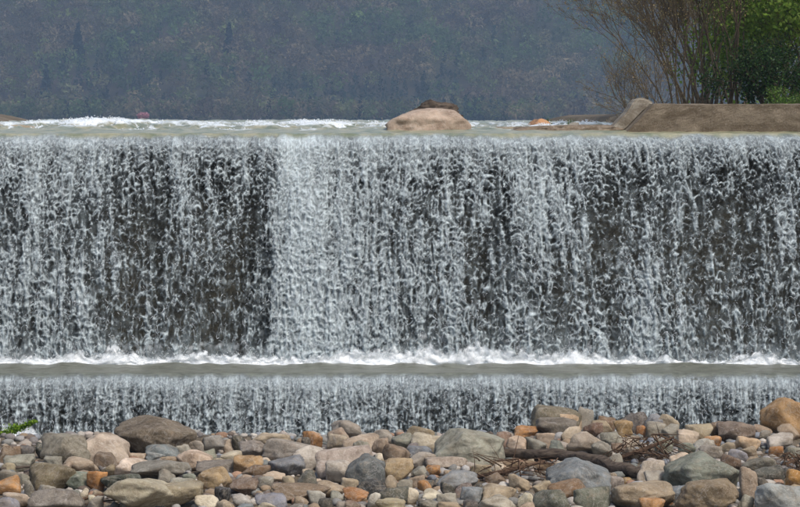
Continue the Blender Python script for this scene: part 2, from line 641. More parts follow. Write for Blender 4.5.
def curtain(x0, x1, top, bottom, y_lip, throw, res, cols, seed, c0, c1, wide_f, wide_c, cover_gain, stretch, shear=None, strand_f=6.5, patchy=0.24):
    """A torn sheet of falling water: thin webs of water between holes, the webs getting longer on the way down."""
    nx, nz = int((x1 - x0) / res), int((top - bottom) / res)
    X, Z = np.meshgrid(np.linspace(x0, x1, nx), np.linspace(top, bottom, nz))
    fall = top - Z
    frac = fall / (top - bottom)
    lean = shear(X) * np.sqrt(fall) if shear is not None else 0.0
    u0 = X - lean
    v0 = np.log(1 + c1 / c0 * fall) / c1
    wx = fbm(u0 * 2.0, v0 * 0.10, seed + 0.3, 2) * 0.12 + pn(u0 * 5, v0 * 0.5, seed) * 0.06
    wz = fbm(u0 * 1.2, v0 * 0.10, seed + 5.3, 2) * 1.5 + pn(u0 * 6, v0 * 0.6, seed + 6.0) * 0.45
    u = u0 + wx
    v = v0 + wz
    t1 = arcs(u / wide_f, v / stretch, seed, 2.2)
    t2 = arcs(u / wide_c, v * 0.62 / stretch, seed + 17, 2.6)
    g1, g2, id2 = cellf(u / wide_c * 1.1 + 0.4 * pn(u * 6, v * 0.5, 2.0), v * 0.62 / stretch, seed + 40)
    rf = sstep(0.0, 0.06, t1) * np.exp(-(t1 / 0.30) ** 1.6)
    ra = sstep(0.0, 0.05, t2) * np.exp(-(t2 / 0.22) ** 1.6)
    rc = np.exp(-((g2 - g1) / 0.22) ** 1.5)
    broken = 0.60 + 0.40 * sstep(-0.30, 0.25, pn(u * 9, v * 0.9, seed + 2.0))
    w = sstep(0.08, 0.75, frac)
    line = np.exp(-(np.abs(pn(u0 * 7.5 + 0.35 * pn(u0 * 3, v0 * 0.2, 9.0), v0 * 0.055, seed + 21.0)) / 0.055) ** 1.3) + np.exp(-(np.abs(pn(u0 * 13 + 0.3 * pn(u0 * 5, v0 * 0.25, 3.0), v0 * 0.08, seed + 31.0)) / 0.07) ** 1.3)
    line = np.clip(line, 0, 1) * sstep(-0.35, 0.30, pn(u0 * 6, v0 * 0.22, seed + 25.0))
    ridge = np.maximum(np.maximum(rf * (1.0 - 0.30 * w), ra * (0.30 + 0.55 * w)), rc * 0.45 * w) * broken
    ridge = np.maximum(ridge * (1.0 - 0.25 * (stretch > 1.5)), line * (0.62 if stretch < 1.5 else 0.85) * (0.65 + 0.35 * broken))
    strands = sstep(-0.45, 0.60, fbm(u0 * strand_f * 0.55 + 0.8 * pn(u0 * 1.3, v0 * 0.03, 5.0), v0 * 0.045, seed + 8.0, 4, 0.85))
    patch = fbm(u0 * 1.3, fall * 0.30, seed + 11.0, 3)
    veil = cols(u0, fall) + patchy * patch + 0.34 * (strands - 0.5)
    lipfade = np.exp(-(fall / 0.55) ** 1.3)
    veil = np.where(veil < 0.10, 0.10 + 0.40 * (veil - 0.10), veil)
    soft = np.exp(-(fall / 0.38) ** 1.6)
    veil = veil + 0.34 * lipfade + 0.45 * soft
    streak = pn(u * 20, v0 * 0.16, seed + 14.0) + 0.6 * pn(u * 34, v0 * 0.3, seed + 15.0)
    grain = pn(u * 14, v * 1.0, seed + 3.0) * 0.5 + pn(u * 26, v * 1.7, seed + 4.0) * 0.5 + 0.28 * streak
    body = veil + 0.95 * ridge + 0.30 * grain
    body = soften(body)
    cover = sstep(0.20, 0.75, body * cover_gain)
    foamv = np.clip(-0.02 + (0.95 * ridge ** 1.3 + 0.50 * grain) * (1 - 0.6 * soft) + 0.46 * veil - 0.05 * lipfade - 0.08 * soft, 0, 1)
    disp = 0.03 * line + 0.06 * np.maximum(rc * w, ra * (0.3 + w)) + 0.035 * rf + 0.10 * np.clip(veil, 0, 1) + 0.030 * grain + 0.06 * fbm(u0 * 1.5, fall * 0.4, 3.0, 2)
    disp = soften(disp) * sstep(0.0, 0.35, fall)
    cover = cover * (0.06 + 0.94 * sstep(0.0, 0.14, fall + 0.07 * fbm(u0 * 1.6, 0.2, seed, 4, 0.6)))
    Y = y_lip - throw * np.sqrt(fall) - disp
    return X, Y, Z, fall, cover, foamv, veil


def px_x(px, d=50.0):
    return (px - CX) / FPX * d


def columns(table, base):
    def f(u, fall):
        v = np.full(u.shape, base)
        u = u + 0.16 * fbm(u * 1.8, fall * 0.9, 6.0, 4, 0.6)
        for px, width, strength, grow in table:
            c = px_x(px)
            s = width / 45.0
            v = v + strength * np.exp(-np.abs((u - c) / s) ** 2.5) * (1 + grow * (fall / 5.0 - 0.5))
        return v
    return f


upper_cols = columns([(60, 45, 0.10, -0.6), (18, 20, 0.06, 0.0), (88, 20, 0.12, 0.2), (302, 27, 0.60, 0.0), (292, 14, 0.16, 0.0), (338, 30, 0.16, 1.4), (365, 34, 0.15, 0.5), (420, 30, 0.13, 0.5),
                      (135, 26, -0.12, 0.8), (238, 24, -0.20, 0.8), (205, 14, -0.08, 0.4), (455, 24, -0.05, 0.5), (520, 34, 0.10, 0.0), (590, 14, -0.05, 0.8), (628, 26, 0.04, 0.0),
                      (700, 24, -0.08, 0.6), (770, 40, -0.09, 0.5), (724, 10, -0.08, 0.8), (660, 18, 0.05, 0.6), (742, 12, -0.06, 0.4)], 0.18)


def upper_shear(x):
    return 0.30 * sstep(px_x(420), px_x(650), x)


def build_fall(name, label, args, strand_n, strand_scale, bottom, seed):
    X, Y, Z, fall, cover, foamv, veil = curtain(*args)
    nr, nc = X.shape
    c = cover
    keep = (np.maximum(np.maximum(c[:-1, :-1], c[1:, 1:]), np.maximum(c[1:, :-1], c[:-1, 1:])) > 0.05)
    verts = np.stack([X, Y, Z], -1).reshape(-1, 3)
    faces = grid_faces(nr, nc, keep)[:, ::-1]
    verts, faces, cv, fm = compact(verts, faces, cover.reshape(-1), foamv.reshape(-1))
    m = new_mesh(name, verts, faces)
    add_attr(m, 'cover', cv)
    add_attr(m, 'foam', fm)
    o = link(name, m, FALL, label=label, kind='structure')
    # a thin grey veil of finer water falling just behind the torn sheet
    xs2, zs2 = np.linspace(X[0, 0], X[0, -1], int((X[0, -1] - X[0, 0]) / 0.05)), np.linspace(Z[0, 0], Z[-1, 0], 60)
    X2, Z2 = np.meshgrid(xs2, zs2)
    f2_ = Z2[0, 0] - Z2
    lean2 = args[15](X2) * np.sqrt(f2_) if args[15] is not None else 0.0
    c2 = -0.06 + 0.7 * args[7](X2 - lean2, f2_) + 0.35 * fbm((X2 - lean2) * 7.5, f2_ * 0.5, seed + 1.0, 4, 0.7) + 0.35 * fbm(X2 * 4, f2_ * 3, seed + 2.0, 3)
    c2 = c2 + 0.30 * sstep(0.72, 1.0, f2_ / f2_.max())
    c2 = np.clip(c2, 0.02, 0.60)
    Y2 = args[4] + 0.06 - args[5] * 0.9 * np.sqrt(f2_)
    m = new_mesh('water_veil', np.stack([X2, Y2, Z2], -1).reshape(-1, 3), grid_faces(*X2.shape)[:, ::-1])
    add_attr(m, 'cover', c2)
    add_attr(m, 'foam', np.clip(0.30 + 0.35 * c2, 0, 1))
    link('water_veil', m, FALL, o, kind='stuff')
    # loose ligaments: short arched threads of water torn out of the sheet
    r = np.random.default_rng(seed)
    n = strand_n
    i = r.integers(6, nr - 2, n * 3)
    j = r.integers(0, nc, n * 3)
    p = np.clip(0.10 + 1.1 * veil[i, j], 0.05, 0.9)
    ok = r.random(n * 3) < p
    i, j = i[ok][:n], j[ok][:n]
    n = len(i)
    fr = fall[i, j] / fall.max()
    size = strand_scale * (0.018 + 0.030 * fr) * (0.45 + 1.3 * r.random(n) ** 2)
    k = 3
    a = np.linspace(-0.5 * np.pi, 0.5 * np.pi, k)[None] * (0.25 + 0.75 * r.random((n, 1))) + 0.35 * r.standard_normal((n, k))
    ex = np.sin(a) * size[:, None]
    ez = (np.cos(a) - 0.6) * size[:, None] * (0.6 + 1.8 * r.random((n, 1))) + size[:, None] * 0.9 * np.linspace(-1, 1, k)[None] * r.standard_normal((n, 1))
    rot = (r.random(n) - 0.5)[:, None] * 1.4
    px_, pz_ = ex * np.cos(rot) - ez * np.sin(rot), ex * np.sin(rot) + ez * np.cos(rot)
    P = np.stack([X[i, j][:, None] + px_, (Y[i, j] - 0.01 - 0.07 * r.random(n))[:, None] + 0.012 * r.standard_normal((n, k)),
                  Z[i, j][:, None] + pz_], -1)
    P[..., 2] = np.clip(P[..., 2], bottom + 0.02, None)
    rad = strand_scale * (0.0038 + 0.0045 * r.random(n))[:, None] * np.array([0.4, 1.15, 0.4])[None]
    ang = np.array([0.5, 2.6, 4.7])
    ring = np.stack([np.cos(ang), np.sin(ang)], -1)
    t = np.gradient(P, axis=1)
    t /= np.linalg.norm(t, axis=2, keepdims=True) + 1e-9
    A = np.cross(t, np.array([0, 1.0, 0]))
    A /= np.linalg.norm(A, axis=2, keepdims=True) + 1e-9
    B = np.cross(t, A)
    V = P[:, :, None] + rad[:, :, None, None] * (ring[None, None, :, 0:1] * A[:, :, None] + ring[None, None, :, 1:2] * B[:, :, None])
    q = np.arange(k * 3).reshape(k, 3)
    qq = np.roll(q, -1, 1)
    f = np.stack([q[:-1], qq[:-1], qq[1:], q[1:]], -1).reshape(-1, 4)
    F = (f[None] + (np.arange(n) * k * 3)[:, None, None]).reshape(-1, 4)
    m = new_mesh('water_threads', V.reshape(-1, 3), F)
    link('water_threads', m, DROP, o, kind='stuff')
    return o, X, Y, Z, veil


upper = build_fall('waterfall', 'tall upper curtain of white lacy water falling over the dam',
                   (-11.5, 11.5, CREST + 0.0, LEDGE_Z - 0.02, 50.06, 0.26, 0.0172, upper_cols, 3, 0.092, 0.018, 0.112, 0.175, 1.05, 1.05, upper_shear),
                   12500, 0.62, LEDGE_Z, 21)
lower_cols = columns([(60, 60, -0.10, 0), (330, 60, 0.08, 0), (250, 40, 0.08, 0), (545, 40, 0.02, 0), (640, 30, 0.10, 0), (700, 30, -0.10, 0), (415, 30, -0.10, 0), (475, 14, -0.10, 0), (750, 30, 0.05, 0)], 0.25)
lower = build_fall('waterfall.001', 'short lower curtain of streaky water falling behind the stones',
                   (-10.8, 10.8, LEDGE_Z, POOL_Z - 0.02, 47.66, 0.22, 0.0168, lower_cols, 9, 0.062, 0.012, 0.062, 0.085, 1.05, 2.1, None, 14.0, 0.09),
                   5000, 0.62, POOL_Z, 22)

# ------------------------------------------------------------------ water on the ledge and in the pool below
lx = np.linspace(-13, 13, 420)
ly = np.concatenate([np.linspace(47.56, 47.75, 6), np.linspace(47.8, 50.4, 26)])
LX, LY = np.meshgrid(lx, ly)
roll = np.clip(47.72 - LY, 0, None)
hump = 0.05 + 0.09 * fbm(LX * 0.9, LX * 0.0 + 2.0, 1.0, 3)
LZ = LEDGE_Z + hump * np.exp(-((LY - 48.9) / 0.35) ** 2) + 0.022 * fbm(LX * 2.5, LY * 3.0, 6.0, 3) * sstep(47.6, 48.0, LY) - 2.0 * roll ** 1.5
me = new_mesh('water', np.stack([LX, LY, LZ], -1).reshape(-1, 3), grid_faces(len(ly), len(lx)))
link('water', me, LEDGE, label='murky grey green water spread over the ledge between both falls', kind='structure')
lx = np.linspace(-16, 16, 160)
ly = np.linspace(45.9, 47.98, 16)
LX, LY = np.meshgrid(lx, ly)
LZ = POOL_Z + 0.03 * fbm(LX * 1.4, LY * 2.0, 2.0, 3)
me = new_mesh('pool', np.stack([LX, LY, LZ], -1).reshape(-1, 3), grid_faces(len(ly), len(lx)))
link('pool', me, LEDGE, label='narrow pool at the foot of the lower fall behind the stones', kind='structure')


def foam_bank(parent, x0, x1, y, base, height_fn, depth, n_drop, seed, mist):
    """A churned white bank where the falling water lands, with torn spray standing above it."""
    r = np.random.default_rng(seed)
    nx = int((x1 - x0) / 0.034)
    xs = np.linspace(x0, x1, nx)
    ts = np.linspace(0, 1, 20)
    XX, TT = np.meshgrid(xs, ts)
    h = height_fn(XX)
    prof = np.sin(np.pi * TT) ** 0.8
    ZZ = base - 0.04 + 0.55 * h * prof * (0.85 + 0.45 * fbm(XX * 3.2, TT * 2.5, 3.0, 4, 0.5)) + 0.02 * prof * fbm(XX * 16, TT * 7, 1.0, 2)
    YY = y - depth / 2 + depth * TT + 0.06 * fbm(XX * 5, TT * 4, 8.0, 3)
    m = new_mesh('foam', np.stack([XX, YY, ZZ], -1).reshape(-1, 3), grid_faces(len(ts), nx))
    add_attr(m, 'cover', np.ones(XX.size))
    link('foam', m, FOAM, parent, kind='stuff')
    V, F, C, off = [], [], [], 0
    for k in range(5):
        rows = 18
        tt = np.linspace(0, 1, rows)
        XX, TT = np.meshgrid(xs, tt)
        tall = height_fn(XX) * (0.95 + 0.55 * fbm(XX * (2.0 + k), 0.3 + k, seed, 3)) + (mist * 0.5 if k == 4 else 0.0)
        ZZ = base - 0.02 + tall * 1.25 * TT
        lean = 0.10 * k - 0.22
        YY = y + lean + 0.10 * fbm(XX * 2.2, TT * 1.2 + k * 3.1, 4.0, 3) + 0.12 * TT * (0.5 - k * 0.2)
        nse = fbm(XX * 5.5 + 9 * k, ZZ * 5.5, seed + k * 1.7, 4, 0.6)
        cov = np.clip(1.15 * (1 - TT ** 1.4) + 1.1 * nse * (0.25 + TT) - 0.10, 0, 1) * sstep(1.0, 0.75, TT)
        cov = sstep(0.12, 0.9, cov) * (0.85 if k < 4 else 0.45)
        keep = np.maximum(cov[:-1, :-1], cov[1:, 1:]) > 0.03
        v, f, c = compact(np.stack([XX, YY, ZZ], -1).reshape(-1, 3), grid_faces(rows, nx, keep), cov.reshape(-1))
        V.append(v); F.append(f + off); C.append(c); off += len(v)
    m = new_mesh('spray', np.concatenate(V), np.concatenate(F))
    add_attr(m, 'cover', np.concatenate(C))
    link('spray', m, FOAM, parent, kind='stuff')
    x = r.uniform(x0, x1, n_drop)
    hh = height_fn(x)
    up = hh * (0.55 + 1.1 * r.random(n_drop) ** 2.2)
    p = np.stack([x, y + depth * 0.3 * r.standard_normal(n_drop), base + up * (0.8 + 0.4 * pn(x * 5, 0.5))], -1)
    m = droplet_mesh(p, r.uniform(0.003, 0.010, n_drop), np.full(n_drop, 1.2), 'splash_drops')
    add_attr(m, 'cover', np.ones(n_drop * 6))
    link('splash_drops', m, FOAM, parent, kind='stuff')


def upper_foam(x):
    px = x / 49.3 * FPX + CX
    h = 0.20 + 0.17 * np.exp(-((px - 480) / 75) ** 2) + 0.09 * np.exp(-((px - 105) / 30) ** 2) + 0.08 * np.exp(-((px - 195) / 40) ** 2) + 0.08 * np.exp(-((px - 360) / 40) ** 2)
    h = h - 0.09 * sstep(600, 625, px) + 0.10 * np.exp(-((px - 748) / 16) ** 2) - 0.10 * np.exp(-((px - 155) / 14) ** 2)
    return np.clip(h + 0.12 * fbm(x * 1.4, 0.4, 2.0, 3) + 0.05 * fbm(x * 6, 1.4, 2.0, 2), 0.04, None)


def lower_foam(x):
    px = x / 47.2 * FPX + CX
    h = 0.10 + 0.40 * np.exp(-((px - 16) / 26) ** 2) + 0.10 * np.exp(-((px - 400) / 9) ** 2) + 0.14 * np.exp(-((px - 512) / 7) ** 2)
    return np.clip(h + 0.04 * fbm(x * 2.4, 0.4, 6.0, 3), 0.03, None)


foam_bank(upper[0], -11.4, 11.4, 49.32, LEDGE_Z, upper_foam, 0.55, 5000, 31, 0.5)
foam_bank(lower[0], -10.7, 10.7, 47.25, POOL_Z, lower_foam, 0.45, 1200, 32, 0.0)

# ------------------------------------------------------------------ stones
_ico = {}


def ico(level):
    if level not in _ico:
        bm = bmesh.new()
        bmesh.ops.create_icosphere(bm, subdivisions=level, radius=1.0)
        bm.verts.ensure_lookup_table()
        v = np.array([tuple(x.co) for x in bm.verts])
        f = np.array([[x.index for x in fc.verts] for fc in bm.faces])
        bm.free()
        _ico[level] = (v / np.linalg.norm(v, axis=1, keepdims=True), f)
    return _ico[level]


def stone_verts(level, seed, p, w, dpt, h, prof=None, nplanes=9, rough=0.045):
    u, f = ico(level)
    r = np.random.default_rng(seed)
    n = r.standard_normal((nplanes, 3))
    n /= np.linalg.norm(n, axis=1, keepdims=True)
    n = np.concatenate([n, np.eye(3), -np.eye(3)])
    d = np.concatenate([r.uniform(0.58, 1.05, nplanes), np.full(6, 1.0)])
    if prof:
        n = np.concatenate([n[-6:], np.array([[a, c, b] for a, b, c, _ in prof], float)])
        n[6:] /= np.linalg.norm(n[6:], axis=1, keepdims=True)
        d = np.concatenate([np.full(6, 1.0), np.array([q[3] for q in prof])])
    s = np.clip(u @ n.T, 0, None) / d
    rad = (s ** p).sum(1) ** (-1.0 / p)
    v = u * rad[:, None]
    o = r.uniform(0, 90, 3)
    nz = fbm(v[:, 0] * 1.6 + o[0], v[:, 1] * 1.6 + o[1], v[:, 2] * 1.6 + o[2], 5, 0.55)
    v = v * (1 + rough * 2.4 * nz)[:, None]
    if not prof:
        t = r.normal(0, 0.22)
        v = np.stack([v[:, 0] * math.cos(t) - 0.6 * v[:, 2] * math.sin(t), v[:, 1], 0.6 * v[:, 0] * math.sin(t) + v[:, 2] * math.cos(t)], -1)
    lo, hi = v.min(0), v.max(0)
    v = (v - (lo + hi) / 2) / (hi - lo)
    return v * np.array([w, dpt, h]), f


PAL = {  # photo colour, words
    'G': ((142, 138, 126), 'grey'), 'DG': ((92, 88, 82), 'dark grey'), 'PG': ((172, 165, 155), 'pale grey'), 'BG': ((128, 134, 142), 'blue-grey'),
    'GG': ((118, 122, 112), 'green-grey'), 'T': ((164, 146, 122), 'tan'), 'BR': ((122, 100, 80), 'brown'), 'OR': ((176, 122, 70), 'orange'),
    'CR': ((196, 182, 160), 'cream'), 'PK': ((182, 162, 142), 'pinkish'), 'BK': ((62, 62, 60), 'blackish'), 'OC': ((172, 138, 88), 'ochre'),
    'SL': ((104, 112, 120), 'slate blue'), 'PU': ((128, 118, 110), 'purplish grey')}

stones = []   # (obj, px centre, py centre, width px, colour key)


def place_stone(x0, x1, y0, y1, key, ang=0, prof=None, label=None, seed=None, name=None, dscale=0.8, d_front=None, base=None, rough=0.045, tint=None):
    seed = seed if seed is not None else len(stones) * 7 + 3
    r = np.random.default_rng(seed + 1000)
    df = min(ground_d(y1), 45.9) if d_front is None else d_front
    wpx = x1 - x0
    dep = max(0.12, wpx * df / FPX * dscale)
    dc = df + dep * 0.42
    w = wpx * dc / FPX
    top = at((x0 + x1) / 2, y0, dc)
    if base is None:
        base = float(ground_z(np.array([top[0]]), np.array([dc]))[0]) - 0.04
    h = max(0.07, top[2] - base)
    level = 5 if wpx >= 60 else (4 if wpx >= 17 else 3)
    p = (12, 24, 46)[ang]
    v, f = stone_verts(level, seed, p, w, dep, h, prof, rough=rough)
    loc = np.array([top[0], dc, base])
    v = v + np.array([0, 0, h / 2])
    nm = name or ('boulder' if wpx >= 44 else 'stone')
    m = new_mesh(nm, v, f)
    o = link(nm, m, STONE, loc=loc, label=label, category='boulder' if nm == 'boulder' else 'stone', group=None)
    c = np.array(PAL[key][0] if tint is None else tint) + r.normal(0, 6, 1) + r.normal(0, 2.0, 3)
    c = c.mean() * 0.20 + 0.80 * c
    o.color = lin(*np.clip(c * 1.08 * np.array([1.015, 1.0, 0.955]), 20, 240)) + (1,)
    stones.append([o, (x0 + x1) / 2, (y0 + y1) / 2, wpx, key, (y1 - y0) / wpx])
    return o


# landmark stones, each with its own outline (nx, nz, ny, distance of the plane from the centre)
BIG = [
    (112, 197, 418, 457, 'DG', 1, [(-0.55, 0.85, -0.2, 0.80), (0.62, 0.78, 0, 0.80), (-0.85, -0.5, -0.3, 0.74), (0.1, 1, -0.3, 0.84), (0, 0.1, -1, 0.8), (0.9, -0.2, -0.5, 0.8), (-0.5, -0.3, -0.8, 0.72), (0.3, -0.7, -0.6, 0.82)], 'large dark grey-brown boulder standing alone against the lower fall', (116, 106, 88)),
    (38, 94, 434, 466, 'G', 1, None, 'broad grey boulder wedged against the pale dome left of the dark boulder', None),
    (77, 130, 433, 464, 'PK', 0, [(-0.6, 0.8, 0, 0.75), (0.55, 0.85, 0, 0.75), (0.85, 0.3, -0.3, 0.85), (0, 0.6, -0.8, 0.82)], 'pale pinkish dome of a boulder left of the dark boulder', None),
    (432, 506, 429, 466, 'G', 2, [(-0.82, 0.55, -0.2, 0.66), (0.42, 0.9, 0.05, 0.70), (0.1, 0.75, -0.7, 0.86), (-0.4, 0.1, -0.9, 0.80), (0.5, 0.1, -0.85, 0.82), (0.9, 0.0, -0.3, 0.93), (0, 1, 0.3, 0.95)], 'large angular grey boulder sloping right, beside the driftwood planks', (150, 145, 136)),
    (546, 612, 460, 496, 'SL', 2, [(-0.62, 0.8, -0.15, 0.66), (0.60, 0.80, -0.1, 0.66), (0.0, 0.3, -1, 0.84), (-0.5, 0.1, -0.9, 0.86), (0.55, 0.2, -0.8, 0.86)], 'pointed slate-blue boulder lying just under the long dark log', (120, 126, 132)),
    (665, 741, 454, 495, 'GG', 1, [(-0.62, 0.78, 0, 0.80), (0.70, 0.70, 0.1, 0.80), (0.1, 0.9, -0.6, 0.86), (0, 0, -1, 0.86), (0.8, -0.4, -0.4, 0.84), (-0.8, -0.4, -0.5, 0.8), (0.1, -0.6, -0.8, 0.84)], 'large smooth green-grey boulder right of the root tangle', (128, 130, 118)),
    (676, 741, 480, 515, 'BR', 0, None, 'lumpy brown boulder in front of the green-grey boulder', (146, 124, 98)),
    (753, 814, 481, 517, 'BG', 0, None, 'rounded blue-grey boulder in the right foreground corner', (146, 150, 152)),
    (760, 812, 398, 438, 'OC', 1, [(-0.6, 0.8, 0, 0.78), (0.4, 0.9, 0, 0.86), (-0.9, 0.3, -0.3, 0.86), (0.1, 0.3, -0.95, 0.82), (-0.5, -0.1, -0.85, 0.80), (-0.7, -0.6, -0.4, 0.84)], 'ochre boulder standing against the lower fall at far right', None),
    (611, 676, 482, 510, 'T', 0, None, 'long tan boulder between the slate-blue boulder and brown boulder', (158, 140, 114)),
    (315, 373, 446, 480, 'PG', 1, None, 'wide pale grey boulder left of the dark slate wedge', (176, 165, 152)),
    (345, 386, 455, 488, 'SL', 2, [(-0.6, 0.75, -0.1, 0.66), (0.5, 0.85, -0.1, 0.74), (0.2, 0.2, -0.95, 0.84), (-0.5, 0, -0.8, 0.85)], 'dark slate wedge between pale boulder and two tan domes', (106, 110, 108)),
    (382, 411, 443, 468, 'BR', 0, None, 'brown dome behind the tan dome, middle of the stones', None),
    (382, 414, 458, 483, 'T', 0, None, 'smooth tan dome right of the dark slate wedge', (186, 158, 124)),
    (356, 390, 480, 498, 'BK', 1, None, 'flat blackish stone in front of the dark slate wedge', None),
    (102, 182, 475, 513, 'T', 0, None, 'long pale tan boulder lying diagonally in the left foreground', (166, 152, 132)),
    (141, 204, 482, 508, 'T', 0, None, 'bean-shaped tan-grey boulder in front of the long pale tan one', (158, 142, 120)),
    (25, 78, 464, 489, 'BR', 0, None, 'rounded olive-brown boulder below the broad grey boulder at left', (124, 112, 90)),
    (130, 190, 460, 481, 'G', 2, None, 'flat faceted grey boulder in front of the dark boulder', (126, 120, 110)),
    (113, 158, 458, 476, 'CR', 0, None, 'smooth cream-white stone just below the dark boulder', (212, 196, 172)),
    (101, 143, 472, 490, 'DG', 1, None, 'dark green-grey flat stone left of the long pale tan boulder', (76, 80, 74)),
    (528, 582, 404, 430, 'DG', 0, None, 'low dark olive dome, tallest at the back of the bar', (98, 90, 76)),
    (549, 583, 413, 430, 'T', 0, None, 'cream-orange capped stone in front of the dark olive dome', (190, 162, 128)),
    (535, 577, 418, 437, 'GG', 1, None, 'blocky green-grey stone in front of the dark olive dome', (112, 112, 100)),
    (566, 609, 432, 454, 'T', 1, None, 'speckled tan-grey stone behind the long dark log', (160, 146, 126)),
    (262, 318, 438, 464, 'PG', 1, None, 'broad flat pale grey boulder at the back, left of centre', (162, 152, 138)),
    (292, 329, 445, 470, 'PG', 0, None, 'rounded pale grey stone left of the wide pale boulder', (166, 158, 148)),
    (267, 306, 456, 477, 'BG', 2, None, 'blue-grey angular stone below the broad flat pale boulder', (116, 122, 130)),
    (233, 264, 455, 476, 'OR', 1, None, 'squarish orange-tan stone left of the blue-grey angular stone', (178, 142, 98)),
    (197, 232, 467, 492, 'T', 0, None, 'round tan stone right of the bean-shaped boulder', (168, 142, 106)),
    (408, 444, 433, 452, 'CR', 0, None, 'smooth cream stone left of the angular grey boulder', (192, 178, 160)),
    (270, 332, 484, 503, 'BR', 0, None, 'long low brown boulder in the left-centre foreground', (136, 114, 90)),
    (572, 611, 487, 510, 'GG', 0, None, 'round dark green stone in front of the slate-blue boulder', (96, 98, 84)),
    (533, 572, 489, 514, 'GG', 0, None, 'round grey-green stone left of the round dark green stone', (110, 110, 98)),
    (547, 588, 480, 501, 'BR', 0, None, 'smooth chestnut-brown stone leaning on the slate-blue boulder', (134, 108, 84)),
    (480, 517, 484, 503, 'T', 0, None, 'tan dome in the foreground below the driftwood planks', (168, 150, 124)),
    (477, 516, 495, 515, 'PG', 0, None, 'pale dome at the bottom, in front of the tan dome', (176, 168, 154)),
    (435, 479, 471, 489, 'BG', 2, None, 'low blue-grey slab below the angular grey boulder', (126, 130, 134)),
    (423, 468, 456, 471, 'PG', 1, None, 'flat pale stone touching the foot of the angular grey boulder', (166, 156, 140)),
    (733, 762, 436, 452, 'PK', 0, None, 'oval peach stone in front of the ochre boulder', (190, 160, 128)),
    (739, 759, 466, 499, 'T', 0, None, 'upright tan stone between green-grey and blue-grey boulders', (152, 136, 112)),
    (784, 810, 469, 488, 'OR', 0, None, 'bright orange stone at the right edge above the blue-grey boulder', (196, 140, 70)),
    (330, 362, 420, 438, 'G', 0, None, 'grey dome at the back against the lower fall, left of centre', None),
    (201, 225, 435, 454, 'G', 1, None, 'grey pyramid stone at the back, right of the dark boulder', (126, 124, 118)),
    (231, 247, 435, 451, 'DG', 2, None, 'small dark angular stone at the back, beside the grey pyramid', (84, 76, 70)),
    (28, 86, 488, 513, 'GG', 1, None, 'broad grey-green boulder in the left foreground', (122, 122, 112)),
    (636, 666, 460, 481, 'PG', 0, None, 'pale rounded stone touching the end of the dark log', (178, 166, 152)),
    (717, 756, 422, 443, 'G', 1, None, 'grey-brown cracked stone left of the ochre boulder', (134, 122, 106)),
]
for b in BIG:
    place_stone(b[0], b[1], b[2], b[3], b[4], b[5], b[6], b[7], tint=b[8])
N_BIG = len(stones)

